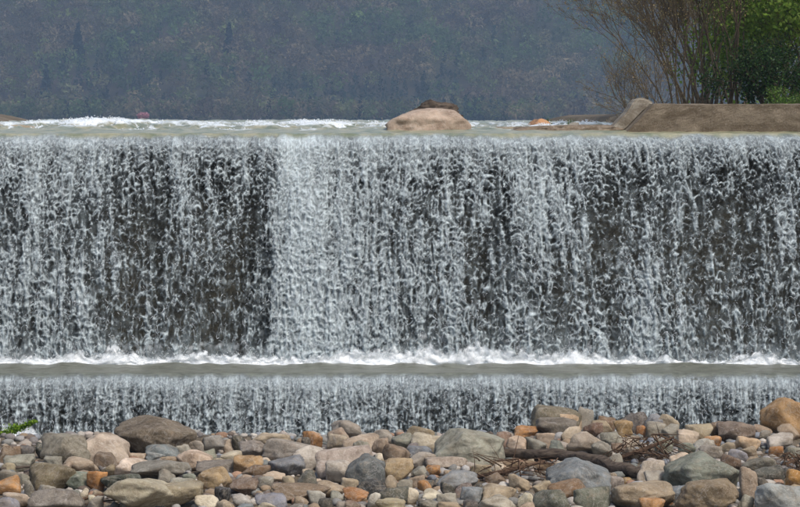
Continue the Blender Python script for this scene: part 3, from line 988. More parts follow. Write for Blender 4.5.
# the rest of the stones that can be read in the photograph: x0 x1 top bottom colour angularity
SMALL = '''-4 19 446 462 BR 1;11 21 446 457 BR 1;35 50 442 456 DG 2;3 35 455 470 G 1;62 99 457 474 T 0;53 72 463 476 PK 1;86 108 470 489 OR 0;64 91 471 488 GG 1;-5 22 475 494 OR 0;
18 30 473 486 G 1;24 34 480 497 G 1;35 56 484 498 G 0;2 31 492 508 PK 0;-6 20 496 514 BG 1;79 89 488 497 CR 0;-1 21 470 484 G 1;
128 147 453 461 PK 0;145 182 444 460 BG 1;146 167 451 461 BG 1;176 194 444 457 G 1;156 185 456 469 T 1;175 213 450 470 PK 1;92 119 452 470 BR 1;169 196 477 490 G 0;
194 219 495 509 CR 0;119 143 498 511 G 0;221 235 439 451 PK 1;247 291 432 445 T 1;238 267 440 459 G 1;220 242 451 463 CR 0;196 219 449 465 G 1;195 237 461 476 PU 1;
241 271 465 479 BR 1;203 226 477 492 PG 2;214 231 487 501 BK 0;229 259 478 495 BR 1;262 286 472 484 PK 0;282 295 475 486 T 0;297 318 470 489 DG 0;254 288 494 512 BG 0;
293 309 496 506 T 0;255 277 502 513 CR 0;327 351 427 441 T 0;302 323 431 446 OR 0;301 313 437 446 DG 0;326 348 434 449 PK 1;342 380 434 451 PK 0;325 356 460 484 PG 0;
340 359 478 494 T 0;314 345 480 498 T 0;342 369 488 503 OR 1;367 381 492 507 PG 0;377 409 487 505 DG 1;375 406 499 512 T 0;330 345 491 503 G 0;318 333 498 511 DG 0;
384 401 475 491 T 0;396 413 479 492 G 0;371 393 429 443 G 0;391 413 433 449 G 1;405 435 426 440 T 0;397 415 433 448 GG 0;404 434 440 452 PU 0;406 434 446 459 BG 0;
406 436 452 469 PG 0;424 441 465 476 OR 1;412 428 466 477 G 0;407 426 474 489 T 0;417 432 480 492 OR 1;405 419 488 502 CR 0;422 446 489 502 CR 0;436 457 492 505 G 1;
460 483 487 503 BG 0;419 441 499 512 GG 0;437 463 501 513 T 0;440 455 481 496 DG 1;454 474 483 494 PU 0;577 594 407 427 G 1;583 603 422 438 BR 1;513 538 426 438 OR 1;
506 527 436 454 PK 1;524 547 437 454 G 1;535 555 432 446 T 0;560 583 426 442 PK 0;591 613 442 456 G 1;547 567 476 489 CR 0;532 552 480 496 T 0;597 616 416 433 BR 1;
613 633 420 437 OC 0;616 651 411 426 DG 1;644 667 414 428 BG 1;649 679 413 428 T 1;636 647 425 436 OR 0;645 667 422 437 G 1;662 679 424 438 G 1;676 700 429 445 PK 1;
685 713 424 442 T 1;669 690 452 467 PK 0;644 669 471 487 PG 0;667 694 484 502 BG 1;639 665 498 513 OR 0;709 722 421 439 BR 2;752 772 424 437 T 0;703 722 436 448 OR 0;
726 749 448 464 BG 0;699 723 445 460 G 0;767 793 433 450 PG 1;758 771 430 441 G 0;768 784 446 458 OR 0;742 777 456 474 PU 0;751 786 465 482 DG 0;750 769 476 494 DG 0;
736 754 494 512 G 0;484 507 472 486 BR 1;508 530 474 490 T 1;517 534 493 507 CR 1;590 612 420 434 T 0;600 624 432 446 G 1;622 640 436 448 PK 0;694 716 438 452 PG 0;
716 736 442 456 T 0;784 806 446 460 G 0;690 706 452 466 T 0;720 742 455 470 BR 1;470 492 464 478 T 1;44 62 456 468 G 1;0 16 462 474 T 0;100 116 464 476 T 1;
184 206 440 454 G 1;158 176 468 482 G 0;206 226 458 470 T 0;258 274 476 488 G 1;232 252 494 508 PG 0;306 326 490 504 PG 0;352 370 440 456 G 1;372 390 438 452 T 0;
60 80 498 512 BR 0;86 104 496 512 G 1;216 234 500 512 T 0;232 254 504 516 BG 0;284 304 504 516 PU 0;344 362 500 512 BR 0;462 480 500 514 DG 0;516 536 502 516 T 0;606 624 476 490 G 0;
622 642 448 460 T 1;654 674 440 454 G 1;678 696 442 456 GG 0;740 758 446 458 T 0;776 800 424 440 T 1;800 812 440 458 G 1;496 512 432 446 BR 1;548 566 440 454 GG 0'''
for row in SMALL.replace('\n', '').split(';'):
    q = row.split()
    place_stone(*[float(a) for a in q[:4]], q[4], int(q[5]))

# fillers between them
keys = ['G', 'T', 'PG', 'BR', 'PK', 'GG', 'CR', 'OR', 'BG', 'DG', 'T', 'G', 'OC', 'PU']
tries = 0
rows_left = 282 - len(stones)
while rows_left > 0 and tries < 6000:
    tries += 1
    w = rng.uniform(9, 17)
    cx_ = rng.uniform(-4, 804)
    by = rng.uniform(452 if cx_ < 330 else (444 if cx_ < 520 else 434), 514)
    hpx = w * rng.uniform(0.55, 0.8)
    if any(abs(s[1] - cx_) < 0.34 * (s[3] + w) and abs((s[2] + s[3] * s[5] * 0.5) - by) < 6.5 for s in stones):
        continue
    place_stone(cx_ - w / 2, cx_ + w / 2, by - hpx, by, keys[rng.integers(len(keys))], int(rng.integers(0, 3)))
    rows_left -= 1

# labels for the stones that have none yet: colour, size, and the landmark they lie beside
MARKS = [(i, t) for i, t in ((0, 'the dark boulder'), (2, 'the pale pinkish dome'), (3, 'the angular grey boulder'), (4, 'the slate-blue boulder'),
         (5, 'the green-grey boulder'), (6, 'the lumpy brown boulder'), (7, 'the blue-grey corner boulder'), (8, 'the ochre boulder'), (9, 'the long tan boulder'),
         (10, 'the wide pale boulder'), (11, 'the dark slate wedge'), (15, 'the diagonal tan boulder'), (17, 'the olive-brown boulder'),
         (21, 'the dark olive dome'), (25, 'the flat pale boulder'), (31, 'the long brown boulder'), (13, 'the smooth tan dome'), (40, 'the upright tan stone'))]
ORD = ['', 'second', 'third', 'fourth', 'fifth', 'sixth', 'seventh', 'eighth', 'ninth', 'tenth']
bucket = {}
for s in stones[N_BIG:]:
    best = min(MARKS, key=lambda m: math.hypot(stones[m[0]][1] - s[1], 1.6 * (stones[m[0]][2] - s[2])))
    L = stones[best[0]]
    dx, dy = s[1] - L[1], s[2] - L[2]
    if abs(dx) > 1.3 * abs(dy) + 4:
        rel = 'right of' if dx > 0 else 'left of'
    else:
        rel = 'in front of' if dy > 0 else 'behind'
    size = 'small' if s[3] < 17 else ('middling' if s[3] < 27 else 'large')
    shape = 'flat ' if s[5] < 0.5 else ('upright ' if s[5] > 1.05 else '')
    bucket.setdefault((size, shape, PAL[s[4]][1], rel, best[1]), []).append((math.hypot(dx, dy), s))
for (size, shape, colour, rel, mark), lst in bucket.items():
    lst.sort(key=lambda t: t[0])
    for i, (_, s) in enumerate(lst):
        if len(lst) == 1:
            s[0]['label'] = f'{size} {shape}{colour} stone {rel} {mark}'
        else:
            s[0]['label'] = f'{size} {shape}{colour} stone {rel} {mark}, {(ORD[i] + " ").lstrip()}nearest to it of {len(lst)}'
for s in stones:
    s[0]['group'] = 'stones on the gravel bar'

# gravel and pebbles between the stones
def pebbles():
    n = 5200
    u1, f1 = ico(2)
    x = rng.uniform(-9.8, 9.8, n)
    y = 35.2 + 10.9 * rng.random(n) ** 0.9
    sz = 0.025 + 0.095 * rng.random(n) ** 1.5
    base = np.array([lin(*PAL[keys[k]][0]) for k in rng.integers(0, len(keys), n)])
    base = (0.45 * base.mean(1, keepdims=True) + 0.55 * base) * rng.uniform(0.75, 1.15, (n, 1))
    ax = sz[:, None] * np.stack([rng.uniform(0.8, 1.4, n), rng.uniform(0.7, 1.1, n), rng.uniform(0.45, 0.8, n)], -1)
    bumpy = 1 + 0.10 * rng.standard_normal((n, len(u1)))
    v = u1[None] * bumpy[..., None] * ax[:, None]
    a = rng.random(n) * 6.28
    ca, sa = np.cos(a)[:, None], np.sin(a)[:, None]
    v = np.stack([v[..., 0] * ca - v[..., 1] * sa, v[..., 0] * sa + v[..., 1] * ca, v[..., 2]], -1)
    g = ground_z(x, y)
    v = v + np.stack([x, y, g + ax[:, 2] * 0.5], -1)[:, None]
    f = (f1[None] + (np.arange(n) * len(u1))[:, None, None]).reshape(-1, 3)
    m = new_mesh('gravel', v.reshape(-1, 3), f)
    add_color(m, 'tint', np.repeat(base, len(u1), 0))
    link('gravel', m, PEBBLE, label='small mixed pebbles and gravel filling the gaps between the stones', category='gravel', kind='stuff')


pebbles()

# ------------------------------------------------------------------ rocks above the crest
def crest_rock(name, x0, x1, y0, d, depth, base, key, ang, prof, label, tint=None, rough=0.03, seed=500, cat='boulder', mat=None):
    dc = d + depth * 0.4
    top = at((x0 + x1) / 2, y0, dc)
    w = (x1 - x0) * dc / FPX
    h = top[2] - base
    v, f = stone_verts(5, seed, (9, 16, 30)[ang], w, depth, h, prof, rough=rough)
    m = new_mesh(name, v + np.array([0, 0, h / 2]), f)
    o = link(name, m, mat or STONE, loc=(top[0], dc, base), label=label, category=cat)
    o.color = lin(*(tint or PAL[key][0])) + (1,)
    return o


crest_rock('boulder', 384, 472, 108, 52.0, 1.4, 5.62, 'PK', 1, [(-0.42, 0.9, 0, 0.80), (0.25, 0.95, 0, 0.90), (0.85, 0.5, 0, 0.86), (-0.7, 0.6, 0, 0.80), (0.1, 0.6, -0.75, 0.90), (0.4, 0, -0.9, 0.88)],
           'large pinkish-brown boulder sitting in the river on the dam crest', (186, 164, 144), 0.035)
crest_rock('driftwood_stump', 404, 464, 99.0, 53.9, 0.8, 5.8, 'BR', 2, [(-0.75, 0.66, 0, 0.72), (0.30, 0.95, 0, 0.78), (0.75, 0.66, 0, 0.95), (0.0, 0.5, -0.85, 0.8), (-0.2, 1.0, 0.1, 0.84)],
           'dark brown weathered driftwood stump behind the crest boulder', None, 0.20, 541, 'driftwood', WOOD)
crest_rock('flat_rock', 506, 626, 124.5, 51.7, 3.0, 5.7, 'BR', 2, [(0, 1, 0.0, 0.9), (-0.5, 0.85, 0, 0.9), (0.1, 0.2, -1, 0.9), (0.6, 0.8, 0, 1.1)],
           'long flat brown slab at water level left of the concrete wall', (128, 112, 92), 0.05, 511, 'rock')
crest_rock('flat_rock', 470, 540, 126.5, 53.2, 2.5, 5.7, 'T', 2, [(0, 1, 0.0, 0.9), (-0.5, 0.85, 0, 0.9), (0.1, 0.2, -1, 0.9), (0.6, 0.8, 0, 1.1)],
           'low pale tan slab at water level right of the crest boulder', (150, 140, 118), 0.05, 517, 'rock')
crest_rock('flat_rock', -70, 54, 124.0, 56.0, 4.0, 5.7, 'T', 1, None, 'low tan gravel hump in the river at far left', (176, 160, 132), 0.06, 519, 'rock')
crest_rock('stone', 527, 553, 118.5, 55.0, 0.7, 5.8, 'OR', 1, None, 'small orange stone on the slab above the dam crest', (186, 138, 96), 0.04, 521, 'stone')
crest_rock('stone', 566, 580, 122, 56.0, 0.5, 5.8, 'G', 0, None, 'small grey stone right of the orange stone above the crest', None, 0.04, 523, 'stone')

# ------------------------------------------------------------------ concrete wing wall
def wing_wall():
    d0, dep = 51.05, 2.6
    root = link('wing_wall', None, loc=(7.0, d0, 5.5), label='weathered brown concrete wing wall with a slanted end at right of crest', category='wall')
    P = [at(622, 137, d0), at(655, 104, d0), at(800, 104, d0)]
    xr, zt, zb = 16.6, P[1][2], 5.4
    slope = (P[1][0] - P[0][0]) / (P[1][2] - P[0][2])
    xbl = P[0][0] - slope * (P[0][2] - zb)
    # front face as a fine grid so that its edge can be worn
    nu, nv, nd = 220, 24, 14
    verts, faces = [], []

    def sheet(fn, a, b):
        base = len(verts)
        for i in range(a + 1):
            for j in range(b + 1):
                verts.append(fn(i / a, j / b))
        for i in range(a):
            for j in range(b):
                q = base + i * (b + 1) + j
                faces.append((q, q + b + 1, q + b + 2, q + 1))

    def edge_x(v):
        return xbl + (P[1][0] - xbl) * v

    sheet(lambda u, v: (edge_x(v) + (xr - edge_x(v)) * u, d0, zb + (zt - zb) * v), nu, nv)
    sheet(lambda u, v: (P[1][0] + (xr - P[1][0]) * u, d0 + dep * v, zt), nu, nd)
    sheet(lambda u, v: (edge_x(u), d0 + dep * (1 - v), zb + (zt - zb) * u), nv, nd)
    V = np.array(verts)
    nz = fbm(V[:, 0] * 5.0, V[:, 2] * 5.0, V[:, 1] * 5.0, 3, 0.6)
    V[:, 1] += 0.012 * nz
    V[:, 2] += 0.025 * fbm(V[:, 0] * 1.1, V[:, 1] * 1.3, 3.0, 4) * (V[:, 2] > zb + 0.05)
    V[:, 0] += 0.02 * nz * (V[:, 0] < P[1][0] + 0.1)
    m = new_mesh('wall_body', V - np.array([7.0, d0, 5.5]), [f for f in faces])
    bm = bmesh.new(); bm.from_mesh(m)
    bmesh.ops.remove_doubles(bm, verts=bm.verts, dist=0.004)
    bmesh.ops.recalc_face_normals(bm, faces=bm.faces)
    bm.to_mesh(m); bm.free()
    m.polygons.foreach_set('use_smooth', np.full(len(m.polygons), False))
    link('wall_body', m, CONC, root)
    # sloping coping along the slanted end, standing a little proud of the wall behind
    poly = np.array([at(x, y, d0 + 0.9) for x, y in ((611, 129), (629, 110), (633, 101.5), (639, 97.5), (647, 98.2), (655, 104), (643, 113), (627, 130), (614, 136))])
    bm = bmesh.new()
    ring = [[bm.verts.new(tuple(p + np.array([0.03 * k, 1.3 * k, 0]) - np.array([7.0, d0, 5.5]))) for p in poly] for k in (0, 1)]
    n = len(poly)
    bm.faces.new(ring[0]); bm.faces.new(ring[1][::-1])
    for i in range(n):
        bm.faces.new((ring[0][i], ring[1][i], ring[1][(i + 1) % n], ring[0][(i + 1) % n]))
    bmesh.ops.recalc_face_normals(bm, faces=bm.faces)
    bmesh.ops.bevel(bm, geom=list(bm.edges), offset=0.05, segments=3, affect='EDGES')
    m = bpy.data.meshes.new('coping')
    bm.to_mesh(m); bm.free()
    link('coping', m, make_concrete('pale_coping', lin(152, 140, 122), lin(198, 188, 170)), root)  # coping has its own paler concrete than the wall body


wing_wall()

# ------------------------------------------------------------------ driftwood
def log_mesh(points, radii, seed, sides=12, rough=0.25, steps=26):
    pts_ = np.array(points, float)
    s = np.linspace(0, len(pts_) - 1, steps)
    P = np.stack([np.interp(s, np.arange(len(pts_)), pts_[:, k]) for k in range(3)], -1)
    R = np.interp(s, np.arange(len(pts_)), radii)
    P = P + 0.8 * R[:, None] * np.stack([pn(s * 1.7 + seed, 0.3), pn(s * 1.7 + seed, 4.3), pn(s * 1.7 + seed, 8.3)], -1)
    V, F = tubes([(P, R)], sides)
    ring = V.reshape(steps, sides, 3)
    k = np.arange(sides)[None] * 0.9
    nz = fbm(s[:, None] * 1.2 + seed, k, 2.0, 3) + 0.6 * pn(k * 1.9 + seed, s[:, None] * 0.25, 1.0)
    ring = P[:, None] + (ring - P[:, None]) * (1 + rough * 1.6 * nz)[..., None]
    V = np.concatenate([ring.reshape(-1, 3), P[:1], P[-1:]])
    n = len(V) - 2
    faces = [tuple(f) for f in F]
    faces += [(n, (i + 1) % sides, i) for i in range(sides)]
    b = (steps - 1) * sides
    faces += [(n + 1, b + i, b + (i + 1) % sides) for i in range(sides)]
    return V, faces


def log(name, px_pts, radii, d_list, mat, label, cat, seed, rough=0.25):
    P = np.array([at(x, y, d) for (x, y), d in zip(px_pts, d_list)])
    V, F = log_mesh(P, radii, seed, rough=rough)
    c = P.mean(0)
    m = new_mesh(name, V - c, F)
    return link(name, m, mat, loc=c, label=label, category=cat)


log('log', [(488, 451), (520, 453), (560, 456), (592, 461), (622, 469), (645, 475)], [0.06, 0.09, 0.10, 0.115, 0.12, 0.10], [40.6, 40.5, 40.2, 39.7, 39.0, 38.6], WOOD,
    'long dark brown driftwood log lying across the stones', 'log', 3.0)
log('driftwood_plank', [(492, 464), (520, 466), (549, 466)], [0.05, 0.085, 0.05], [39.6, 39.5, 39.5], PALEWOOD, 'splintered pale brown plank just under the long dark log', 'driftwood', 5.0, 0.5)
log('driftwood_plank', [(455, 466), (480, 471), (506, 480), (524, 488)], [0.03, 0.05, 0.055, 0.04], [39.6, 39.1, 38.2, 37.4], PALEWOOD, 'thin splintered stick slanting down below the angular grey boulder', 'driftwood', 9.0, 0.5)
log('driftwood_plank', [(466, 434), (487, 437), (506, 441)], [0.03, 0.06, 0.05], [42.9, 42.7, 42.4], WOOD, 'dark broken stick behind the angular grey boulder', 'driftwood', 12.0, 0.5)
log('driftwood_stick', [(50, 505), (74, 500), (98, 496), (128, 488)], [0.02, 0.025, 0.022, 0.015], [35.6, 35.9, 36.2, 36.8], TWIG, 'thin brown stick lying in the left foreground stones', 'stick', 18.0, 0.2)
log('driftwood_stick', [(62, 508), (90, 503), (116, 500)], [0.016, 0.02, 0.012], [35.3, 35.6, 35.8], WOOD, 'short dark stick in front of the thin brown stick at left', 'stick', 21.0, 0.2)
log('driftwood_stick', [(0, 469), (20, 467), (48, 465)], [0.02, 0.025, 0.012], [38.9, 39.1, 39.3], WOOD, 'dark stick over the stones at the left edge', 'stick', 23.0, 0.2)
log('driftwood_stick', [(545, 478), (552, 466), (558, 458)], [0.012, 0.016, 0.01], [38.7, 39.3, 39.8], TWIG, 'short twig leaning on the long dark log', 'stick', 24.0, 0.2)


def brush(name, x0, x1, y0, y1, d, n, label, seed, droop):
    r = np.random.default_rng(seed)
    segs = []
    c = at((x0 + x1) / 2, y1, d)
    for _ in range(n):
        a = at(r.uniform(x0, x1), r.uniform(y0, y0 + 0.75 * (y1 - y0)), d + r.uniform(-0.25, 0.25)) - c
        ln = r.uniform(0.15, 0.75)
        dr = np.array([r.normal(0.5, 0.9), r.normal(0, 0.4), r.normal(-droop, 0.35)])
        dr /= np.linalg.norm(dr)
        k = 5
        t = np.linspace(0, 1, k)[:, None]
        bend = np.array([r.normal(0, 0.12), r.normal(0, 0.1), r.normal(-0.08, 0.1)])
        P = a + dr * ln * t + bend * ln * t ** 2
        P[:, 2] = np.maximum(P[:, 2], -c[2] + 0.01)
        segs.append((P, np.linspace(0.004 + 0.016 * r.random() ** 2, 0.002, k)))
    V, F = tubes(segs, 4)
    root = link(name, None, loc=c, label=label, category='driftwood')
    m = new_mesh('twigs', V, F)
    link('twigs', m, TWIG, root, kind='stuff')
    big = [(np.array([at(x0, y1 - 6, d), at((x0 + x1) / 2, (y0 + y1) / 2, d), at(x1, y0 + 3, d)]) - c, np.array([0.03, 0.045, 0.02]))]
    V, F = tubes(big, 7)
    link('stem', new_mesh('stem', V, F), TWIG, root)


brush('brushwood', 612, 674, 434, 466, 40.5, 130, 'brown tangle of dead roots and twigs right of the dark log', 41, 0.45)
brush('brushwood', 782, 806, 451, 472, 39.4, 80, 'small bunch of dark dead twigs above the bright orange stone', 42, 0.5)
brush('brushwood', 470, 545, 458, 484, 38.3, 70, 'loose brown twigs scattered under the splintered planks', 43, 0.2)

# ------------------------------------------------------------------ trees
def grow(seed, base, stems, levels, twig_len, spread, up=0.25):
    """Branch skeleton. stems: list of (direction, length, radius). Returns limb polylines, twig polylines and twig tips."""
    r = np.random.default_rng(seed)
    limbs, twigs, tips = [], [], []

    def branch(p, d, ln, rad, lev):
        k = 7 if lev == 0 else (5 if lev < 2 else (4 if lev < 3 else 2))
        pts_ = [p]
        dd = d / np.linalg.norm(d)
        for i in range(k):
            dd = dd + r.normal(0, 0.10, 3) + np.array([0, 0, up * 0.08])
            dd /= np.linalg.norm(dd)
            pts_.append(pts_[-1] + dd * ln / k)
        pts_ = np.array(pts_)
        rr = np.linspace(rad, rad * 0.35, k + 1)
        (limbs if lev < 2 else twigs).append((pts_, rr))
        if lev >= levels:
            tips.append(pts_)
            return
        nch = int(r.integers(4, 8)) if lev == 0 else int(r.integers(3, 6))
        for c in range(nch):
            t = r.uniform(0.25, 1.0)
            i = min(int(t * k), k - 1)
            q = pts_[i] + (pts_[i + 1] - pts_[i]) * (t * k - i)
            side = r.normal(0, 1, 3)
            side -= side.dot(dd) * dd
            side /= np.linalg.norm(side) + 1e-9
            nd = dd + side * spread * r.uniform(0.5, 1.2) + np.array([0, 0, up * 0.4])
            branch(q, nd, ln * r.uniform(0.38, 0.62), max(rad * 0.45, 0.0045), lev + 1)

    for d, ln, rad in stems:
        branch(np.array(base, float) * 0 + np.array([r.normal(0, 0.12), r.normal(0, 0.12), 0]), np.array(d, float), ln, rad, 0)
    return limbs, twigs, tips


def leaf_quads(points, size, cols, r, aspect=0.7):
    n = len(points)
    a = r.standard_normal((n, 3)); a /= np.linalg.norm(a, axis=1, keepdims=True)
    b = np.cross(a, r.standard_normal((n, 3))); b /= np.linalg.norm(b, axis=1, keepdims=True) + 1e-9
    s = (size * (0.6 + 0.8 * r.random(n)))[:, None]
    a, b = a * s, b * s * aspect
    V = np.stack([points - a, points - b * 0.9 + a * 0.1, points + a, points + b * 0.9 + a * 0.1], 1).reshape(-1, 3)
    F = np.arange(n * 4).reshape(n, 4)
    m = new_mesh('leaves', V, F, False)
    add_color(m, 'tint', np.repeat(cols, 4, 0))
    return m


def tree(name, label, px, d, stems, levels, seed, leaf_n, leaf_size, palette, spread=0.8, twig_len=1.0, cat='tree', bark=BARK, leaf_name='crown', scatter=0.12, up=0.25, group=None, zoff=0.0):
    x = (px - CX) / FPX * d
    z = float(ground_z(np.array([x]), np.array([d]))[0]) - 0.05 + zoff
    root = link(name, None, loc=(x, d, z), label=label, category=cat, group=group)
    limbs, twigs, tips = grow(seed, (0, 0, 0), stems, levels, twig_len, spread, up)
    V, F = tubes(limbs, 6)
    link('trunk', new_mesh('trunk', V, F), bark, root)
    if twigs:
        V, F = tubes(twigs, 3)
        o = link('branches', new_mesh('branches', V, F), bark, root, kind='stuff')
    r = np.random.default_rng(seed + 5)
    if leaf_n:
        allp = np.concatenate([t[1:] for t in tips])
        idx = r.integers(0, len(allp), leaf_n)
        p = allp[idx] + r.normal(0, scatter, (leaf_n, 3))
        p = p[p[:, 2] > 0.02]
        pal = np.array([lin(*c) for c in palette])
        cl = pal[r.integers(0, len(pal), len(p))] * (0.75 + 0.5 * r.random((len(p), 1)))
        link(leaf_name, leaf_quads(p, leaf_size, cl, r), LEAF, root, kind='stuff')
    return root


def fan(seed, n, lo, hi, ln, rad, depth=0.35):
    r = np.random.default_rng(seed)
    return [((math.sin(math.radians(a)), r.normal(0, depth), math.cos(math.radians(a))), ln * r.uniform(0.75, 1.1), rad * r.uniform(0.7, 1.2))
            for a in np.linspace(lo, hi, n) + r.normal(0, 3, n)]


BUD = [(128, 116, 70), (146, 126, 86), (114, 108, 64), (156, 138, 98)]
GREEN = [(112, 140, 50), (130, 156, 62), (98, 128, 46), (142, 164, 76)]
DARKG = [(42, 66, 30), (54, 82, 34), (36, 56, 28)]
GB = 'bare trees behind the concrete wall'
tree('bare_tree', 'leftmost bare shrubby tree, its stems leaning far out over the river', 660, 57.0, fan(1, 8, -44, -4, 2.4, 0.022), 3, 101, 1500, 0.020, BUD, 0.6, group=GB)
tree('bare_tree', 'bare tree with a long stem leaning left behind the wall end', 682, 58.5, fan(2, 9, -24, 5, 3.9, 0.030), 4, 102, 5200, 0.022, BUD, 0.42, group=GB)
tree('bare_tree', 'bare brown tree with olive buds, third from the river', 704, 60.0, fan(3, 9, -13, 14, 5.2, 0.030), 4, 103, 9000, 0.024, BUD, 0.45, group=GB)
tree('bare_tree', 'slender upright bare tree beside the green leafy tree', 731, 59.0, fan(4, 7, -12, 8, 5.6, 0.034), 4, 104, 8000, 0.024, BUD + [(100, 112, 52)], 0.45, group=GB)
tree('bare_tree', 'bare tree deep behind the others, thick with olive buds', 712, 66.0, fan(5, 10, -18, 18, 6.0, 0.032), 3, 105, 14000, 0.032, BUD, 0.6, group=GB)
tree('birch_tree', 'thin pale-barked young tree among the bare trees', 703, 61.5, [((0.03, 0, 1), 5.6, 0.03)], 3, 106, 200, 0.022, BUD, 0.5, bark=PALEBARK)
tree('bare_tree', 'farthest bare tree, a brown haze of twigs between the trunks', 690, 78.0, fan(12, 10, -12, 20, 6.4, 0.034), 3, 115, 14000, 0.034, BUD, 0.75, group=GB)
tree('bare_tree', 'far bare tree just left of the green foliage', 735, 76.0, fan(13, 10, -20, 20, 6.4, 0.034), 3, 116, 14000, 0.034, BUD + [(100, 112, 52)], 0.75, group=GB)
GL = 'green trees at the right edge'
tree('leafy_tree', 'spring green leafy tree right of the slender bare tree', 766, 63.0, fan(7, 6, -24, 22, 4.6, 0.05), 3, 107, 15000, 0.060, GREEN, 0.9, scatter=0.32, group=GL)
tree('leafy_tree', 'spring green leafy tree at the right edge of the view', 800, 60.0, fan(8, 6, -34, 20, 4.2, 0.05), 3, 108, 15000, 0.058, GREEN, 0.9, scatter=0.30, group=GL)
tree('leafy_tree', 'far green tree behind the dark evergreen shrub', 784, 70.0, fan(9, 7, -25, 25, 5.4, 0.06), 3, 109, 15000, 0.07, GREEN, 0.9, scatter=0.40, group=GL)
tree('evergreen_shrub', 'dark evergreen shrub in front of the bright green trees', 765, 57.5, fan(10, 7, -40, 32, 1.5, 0.025), 3, 110, 7500, 0.036, DARKG, 0.9, cat='shrub', scatter=0.12)
tree('leafy_shrub', 'low bright green shrub just above the wall at right', 790, 56.0, fan(11, 6, -50, 50, 0.75, 0.015), 3, 111, 2600, 0.028, [(84, 112, 44), (70, 98, 38), (96, 122, 52)], 0.9, cat='shrub', scatter=0.07)
# the green sprig that reaches in over the stones at the left
xg = at(-14, 446, 44.6)
root = link('leafy_branch', None, loc=xg, label='bright green leafy sprig reaching in at left above the white foam', category='branch')
r_ = np.random.default_rng(61)
stem_pts = np.array([at(-14, 446, 44.6), at(0, 437, 44.5), at(16, 429, 44.4), at(36, 421, 44.3)]) - xg
V, F = tubes([(stem_pts, np.array([0.016, 0.013, 0.01, 0.004]))], 5)
link('stem', new_mesh('stem', V, F), BARK, root)
t_ = r_.random(1500)
c_ = np.stack([np.interp(t_, [0, 0.3, 0.62, 1.0], stem_pts[:, k]) for k in range(3)], -1)
c_ = c_ + r_.normal(0, 1, (1500, 3)) * np.array([0.09, 0.10, 0.085]) * (1.25 - t_)[:, None] * (0.7 + 0.5 * pn(t_ * 14, 0.3))[:, None]
pal = np.array([lin(*c) for c in [(122, 154, 40), (100, 136, 34), (140, 166, 54), (80, 112, 30)]])
link('leaves', leaf_quads(c_, 0.026, pal[r_.integers(0, 4, 1500)], r_), LEAF, root, kind='stuff')
# grass tufts near the orange stone on the crest
for k, (px, d, lab) in enumerate([(549, 55.4, 'small green tuft beside the orange stone above the crest'), (571, 57.0, 'small green tuft behind the small grey stone above the crest')]):
    p0 = at(px, 124, d)
    root = link('grass_tuft', None, loc=p0, label=lab, category='grass')
    segs = []
    for _ in range(26):
        a = np.array([r_.normal(0, 0.04), r_.normal(0, 0.04), -0.05])
        b = a + np.array([r_.normal(0, 0.05), r_.normal(0, 0.05), r_.uniform(0.08, 0.22)])
        segs.append((np.array([a, (a + b) / 2 + r_.normal(0, 0.01, 3), b]), np.array([0.008, 0.006, 0.002])))
    V, F = tubes(segs, 3)
    m = new_mesh('blades', V, F)
    add_color(m, 'tint', np.tile(np.array([lin(82, 104, 40)]), (len(V), 1)))
    link('blades', m, LEAF, root, kind='stuff')

# ------------------------------------------------------------------ wooded hillside far behind
def crown(kind, r, n):
    """Leaf-clump centres of one far tree, unit height about 1."""
    if kind == 2:   # conifer
        t = r.random(n) ** 0.7
        rad = 0.20 * t * (0.5 + 0.5 * r.random(n))
        a = r.random(n) * 6.28
        return np.stack([rad * np.cos(a), rad * np.sin(a), 1.05 - t * 0.95], -1)
    v = r.standard_normal((n, 3))
    v /= np.linalg.norm(v, axis=1, keepdims=True)
    v *= (0.55 + 0.5 * r.random((n, 1)))
    return v * np.array([0.40, 0.40, 0.36]) + np.array([0, 0, 0.62])


def far_tree_mesh(spots, r, n_leaf):
    P, C, Z = [], [], []
    zs = hill_z(np.array([q[0] for q in spots]), np.array([q[1] for q in spots]))
    for x, y, h, kind, colr in spots:
        c = crown(kind, r, n_leaf) * h + np.array([x, y, 0])
        c[:, 2] += zs[len(P)]
        P.append(c)
        C.append(np.array(colr)[None] * r.uniform(0.55, 1.5) * (0.85 + 0.3 * r.random((n_leaf, 1))))
        Z.append(np.full(n_leaf, h * (0.052 if kind == 2 else 0.066)))
    P, C, Z = np.concatenate(P), np.concatenate(C), np.concatenate(Z)
    n = len(P)
    T = r.standard_normal((n, 3, 3)) * Z[:, None, None] * 0.9
    m = new_mesh('woodland', (P[:, None] + T).reshape(-1, 3), np.arange(n * 3).reshape(n, 3), False)
    add_color(m, 'tint', np.repeat(C, 3, 0))
    return m


